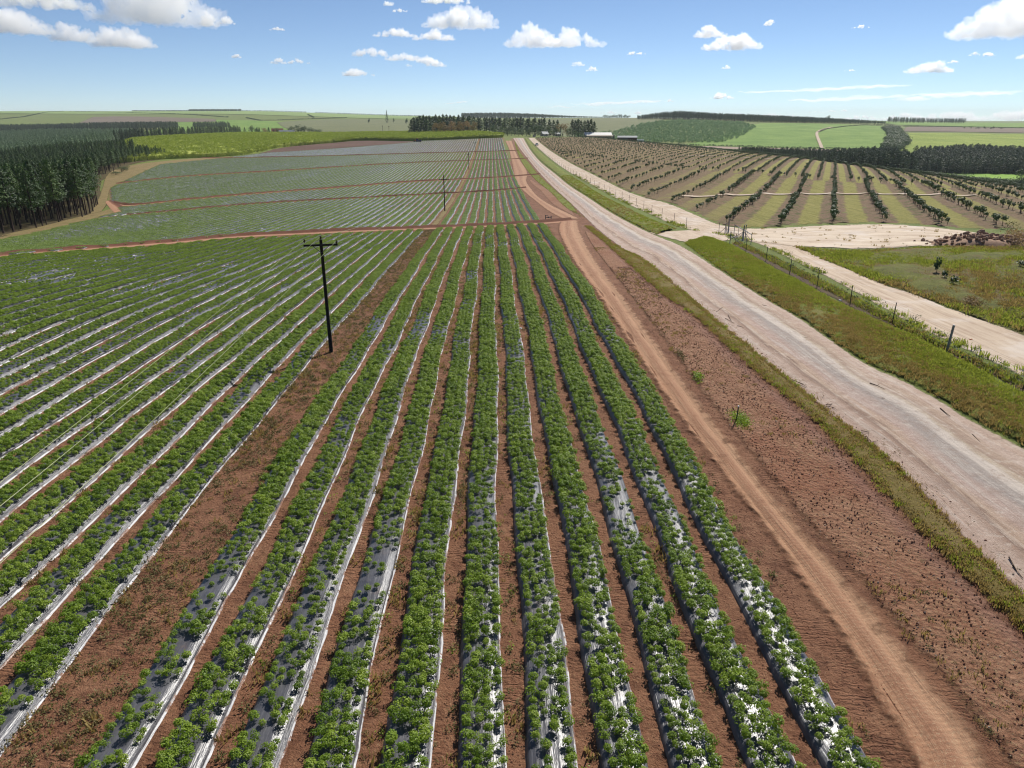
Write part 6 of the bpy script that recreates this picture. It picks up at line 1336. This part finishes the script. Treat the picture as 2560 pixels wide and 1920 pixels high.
fp_.append(np.stack([x, y, height(x, y)], 1)[ok]); fk.append(np.where(RNG.random(ok.sum()) < .75, RNG.integers(0, 3, ok.sum()), np.where(RNG.random(ok.sum()) < .7, 9 + RNG.integers(0, 3, ok.sum()), 5 + RNG.integers(0, 4, ok.sum()))))
fp_ = np.concatenate(fp_); fk = np.concatenate(fk); k = in_view(fp_, 60, 60); fp_ = fp_[k]; fk = fk[k]; n = len(fp_)
scatter('furrow_weeds', fp_, rots(n, .1), scl3(RNG.uniform(.35, .95, n)), fk, WD + WG + TD + ST, 'sparse weeds and dry stalks in the furrows and the bare strip', 'weeds')
n = 16000; y = RNG.uniform(8, 70, n); bx = np.array(CENTRES + CENTRES_L[:26]); x = bx[RNG.integers(0, len(bx), n)] + ROW_K * y + RNG.uniform(.72, 1.05, n); p = np.stack([x, y, height(x, y)], 1)
m2 = 5000; y2 = RNG.uniform(8, 60, m2); x2 = RNG.uniform(9.0, 11.5, m2) + ROW_K * y2; p = np.concatenate([p, np.stack([x2, y2, height(x2, y2)], 1)]); p = p[in_view(p, 40, 40)]; n = len(p)
scatter('furrow_clods', p, rots(n), scl3(RNG.uniform(.2, .8, n)), RNG.integers(0, 4, n), CL, 'reddish soil clods in the furrows between the beds', 'soil clods')
# ------------------------------------------------------------------ clouds: real closed cumulus bodies kilometres away, filled with thin scattering volume
def m_cloud(dens, name):
    t = NT(name); vs = t.n("ShaderNodeVolumeScatter")
    vs.inputs['Color'].default_value = (1, 1, 1, 1); vs.inputs['Density'].default_value = dens; vs.inputs['Anisotropy'].default_value = CL_G
    t.l(vs.outputs[0], t.out.inputs['Volume']); return t.m
CL_G = .5
def cloud_mesh(L, H, D, seed, puffs, vox):
    """flat-based heap of puffs, remeshed into one closed skin and roughened"""
    g = random.Random(seed); bm = bmesh.new()
    for i in range(puffs):
        t = g.uniform(-1, 1); env = (1 - abs(t) ** 2.2); 
        r = H * g.uniform(.22, .5) * (.45 + .55 * env); z = g.uniform(0, max(.05, env * .95 - .3)) * H
        M_ = Matrix.Translation((t * (L - r * .6) * .98, g.uniform(-1, 1) * D * env * .7, z + r * .45)) @ Matrix.Diagonal((g.uniform(1.0, 1.7), 1.1, g.uniform(.75, 1.0), 1))
        bmesh.ops.create_icosphere(bm, subdivisions=3, radius=r, matrix=M_)
    for v_ in bm.verts:
        if v_.co.z < 0: v_.co.z *= .25
    me = bpy.data.meshes.new('cloud'); bm.to_mesh(me); bm.free()
    o = bpy.data.objects.new('cloud_tmp', me); link(o); md = o.modifiers.new('r', 'REMESH'); md.mode = 'VOXEL'; md.voxel_size = vox
    dg = bpy.context.evaluated_depsgraph_get(); me2 = bpy.data.meshes.new_from_object(o.evaluated_get(dg)); bpy.data.objects.remove(o); bpy.data.meshes.remove(me)
    n = len(me2.vertices); co = np.empty(n * 3, np.float32); me2.vertices.foreach_get('co', co); no = np.empty(n * 3, np.float32); me2.vertices.foreach_get('normal', no)
    co = co.reshape(-1, 3); no = no.reshape(-1, 3); s = 3.0 / H
    disp = np.array([mnoise.fractal(Vector(c) * s + Vector((seed, seed * .3, 0)), .72, 2.4, 6) for c in co]) * H * .28
    disp -= H * .02
    disp *= np.where(co[:, 2] < H * .1, .45, 1)
    co = co + no * disp[:, None]; me2.vertices.foreach_set('co', co.ravel()); me2.update(); return me2
CL_R = 1.6
CLOUDS = [ # u0, u1, v0, v1 in the photograph, label
 (-90,132,18,82,'white cloud cut by the left picture edge'), (134,242,50,103,'rounded white cloud second from the left edge'), (240,384,64,118,'white cloud sloping down right, third of the left chain'),
 (-60,222,-34,18,'flat cloud base touching the top edge at far left'), (243,560,-62,58,'largest grey-based cloud at the top left'), (505,545,30,66,'torn lower corner of the largest cloud'), (540,590,38,60,'thin wisp right of the largest cloud'),
 (676,716,139,159,'small white cloud left of a flatter twin'), (718,774,145,159,'small flat cloud right of its rounder twin'), (857,936,167,190,'small rounded cloud lowest in the middle group'),
 (882,975,115,141,'left half of the long sloping middle cloud'), (965,1062,126,152,'right half of the long sloping middle cloud'), (1018,1117,139,166,'white cloud just below the long sloping cloud'),
 (935,1040,65,92,'left part of the thin upper middle cloud'), (1030,1142,73,100,'right part of the thin upper middle cloud'), (1063,1242,8,70,'big heaped white cloud in the upper middle'),
 (1052,1184,-16,8,'cloud base touching the top edge in the middle'), (959,982,-6,14,'tiny cloud at the top edge left of the heaped cloud'), (980,1018,19,30,'tiny flat cloud under the one at the top edge'),
 (580,603,133,145,'tiny lone cloud left of the middle'), (674,712,65,76,'tiny faint cloud high left of the middle'), (1264,1400,66,117,'left mass of the wide ragged centre cloud'), (1370,1506,70,116,'right mass of the wide ragged centre cloud'),
 (1736,1812,60,93,'small cloud on top of the flat right cloud'), (1754,1904,85,124,'flat-based white cloud right of centre'), (1910,1942,48,64,'small bright puff high right of centre'), (2130,2172,62,70,'thin sliver of cloud high at right'),
 (2388,2640,4,92,'big white cloud with grey base at the right edge'), (2266,2382,151,182,'white heaped cloud low at right'), (2370,2395,147,158,'tiny cloud touching the low right heap'), (2420,2450,129,139,'left of two tiny puffs at right'), (2452,2485,129,141,'right of two tiny puffs at right'),
 (2546,2620,120,146,'cloud cut by the right edge at middle height'), (1776,1838,231,247,'flat white cloud low over the right ridge'), (1427,1462,149,165,'left tiny puff below the ragged cloud'), (1462,1496,165,178,'right tiny puff below the ragged cloud'),
 (1569,1592,127,137,'tiny cloud dot right of centre'), (1588,1614,129,136,'tiny flat cloud beside the cloud dot'), (1804,1828,161,172,'tiny puff under the flat-based cloud'), (2105,2136,171,178,'tiny flat cloud alone at right'), (1660,1684,247,255,'tiny puff low above the ridge forest'),
 (1893,1970,281,294,'low white cloud bank just above the right ridge'), (1972,2000,286,293,'small low cloud right of the ridge bank'), (1498,1546,275,284,'low flat cloud over the centre grove'), (1578,1612,279,286,'low flat cloud right of the grove'), (2068,2092,273,280,'little puff above the right skyline'), (2022,2060,277,282,'flat little cloud left of that puff'), (2098,2118,273,279,'second little puff above the right skyline'),
 (2100,2200,287,299,'low pale cloud above the right ridge end'), (2200,2330,281,301,'left end of the long horizon cloud bank'), (2300,2460,273,301,'middle of the long horizon cloud bank'), (2430,2660,268,301,'right end of the long horizon cloud bank'),
]
_mats = {}
def build_clouds():
    for i, (u0, u1, v0, v1, lb) in enumerate(CLOUDS):
        uc = (u0 + u1) / 2; dx, dy, dz = ray(uc, v1); slope = dz / math.hypot(dx, dy)
        dist = min(26000, 1050 / max(slope, .01)) if slope > .03 else 26000 + (i % 5) * 900
        sc = dist / math.hypot(dx, dy); L = (u1 - u0) / 2 / FPX * sc * 1.02; H = (v1 - v0) / FPX * sc * .78
        big = (u1 - u0) > 60; n = int(np.clip(6 + (u1 - u0) / 5, 7, 46)); D = L * .5
        me = cloud_mesh(L, H, D, i + 3, n, max(L / 46, H / 26))
        dens = CL_R / H
        k = round(math.log(dens) * 3); 
        if k not in _mats: _mats[k] = m_cloud(math.exp(k / 3), 'cloud_vapour')
        me.materials.clear(); me.materials.append(_mats[k])
        o = mesh_obj('cloud', me); o.location = (dx * sc, dy * sc, CAM_Z + dz * sc); o.rotation_euler = (0, 0, -math.atan2(dx, dy))
        tag(o, lb, 'cloud', 'scattered cumulus clouds')
build_clouds()
# thin streaks of high cloud low on the right
WISPS = [(1840, 2270, 214, 232, 'thin high streak of cloud at right, uppermost of the streaks'), (1950, 2420, 232, 256, 'long thin pale streak of cloud low at right'), (2240, 2600, 224, 250, 'thin pale streak of cloud reaching the right edge'), (1360, 1660, 250, 268, 'faint thin streak of cloud low over the centre'), (1110, 1170, 253, 260, 'short faint streak of cloud above the centre hill')]
for i, (u0, u1, v0, v1, lb) in enumerate(WISPS):
    dx, dy, dz = ray((u0 + u1) / 2, (v0 + v1) / 2); sc = 24000 / math.hypot(dx, dy); L = (u1 - u0) / 2 / FPX * sc; H = (v1 - v0) / FPX * sc
    g = random.Random(900 + i); bm = bmesh.new()
    for j in range(16):
        t = g.uniform(-1, 1); M_ = Matrix.Translation((t * L * .8, g.uniform(-1, 1) * L * .1, t * H * .35 + g.uniform(-.12, .12) * H)) @ Matrix.Diagonal((L * g.uniform(.12, .34), L * .06, H * g.uniform(.05, .14), 1)); bmesh.ops.create_icosphere(bm, subdivisions=3, radius=1, matrix=M_)
    for v_ in bm.verts: v_.co.z += H * .25 * mnoise.fractal(v_.co * (9 / L) + Vector((i * 7, 0, 0)), .8, 2.2, 4); v_.co.x += L * .05 * mnoise.noise(v_.co * (20 / L))
    me = bpy.data.meshes.new('cloud'); bm.to_mesh(me); bm.free(); o = link(bpy.data.objects.new('cloud_tmp', me)); md = o.modifiers.new('r', 'REMESH'); md.mode = 'VOXEL'; md.voxel_size = L / 90
    me2 = bpy.data.meshes.new_from_object(o.evaluated_get(bpy.context.evaluated_depsgraph_get())); bpy.data.objects.remove(o)
    me2.materials.clear(); me2.materials.append(m_cloud(.55 / (L * .1), 'thin_cloud_vapour')); o = mesh_obj('cloud', me2); o.location = (dx * sc, dy * sc, CAM_Z + dz * sc); o.rotation_euler = (0, 0, -math.atan2(dx, dy)); tag(o, lb, 'cloud', 'thin high clouds')
# ------------------------------------------------------------------ air: one closed box of pale even haze round everything but the sky and clouds
t = NT('pale_haze'); vs = t.n("ShaderNodeVolumePrincipled"); vs.inputs['Color'].default_value = (.82, .9, 1.0, 1); vs.inputs['Density'].default_value = 6.0e-5
t.l(vs.outputs[0], t.out.inputs['Volume']); mb = MB(); mb.box((0, 0, 25), (19400, 19400, 190))
tag(mb.build('haze', t.m), 'pale blue haze over the far hills', 'haze', kind='stuff')
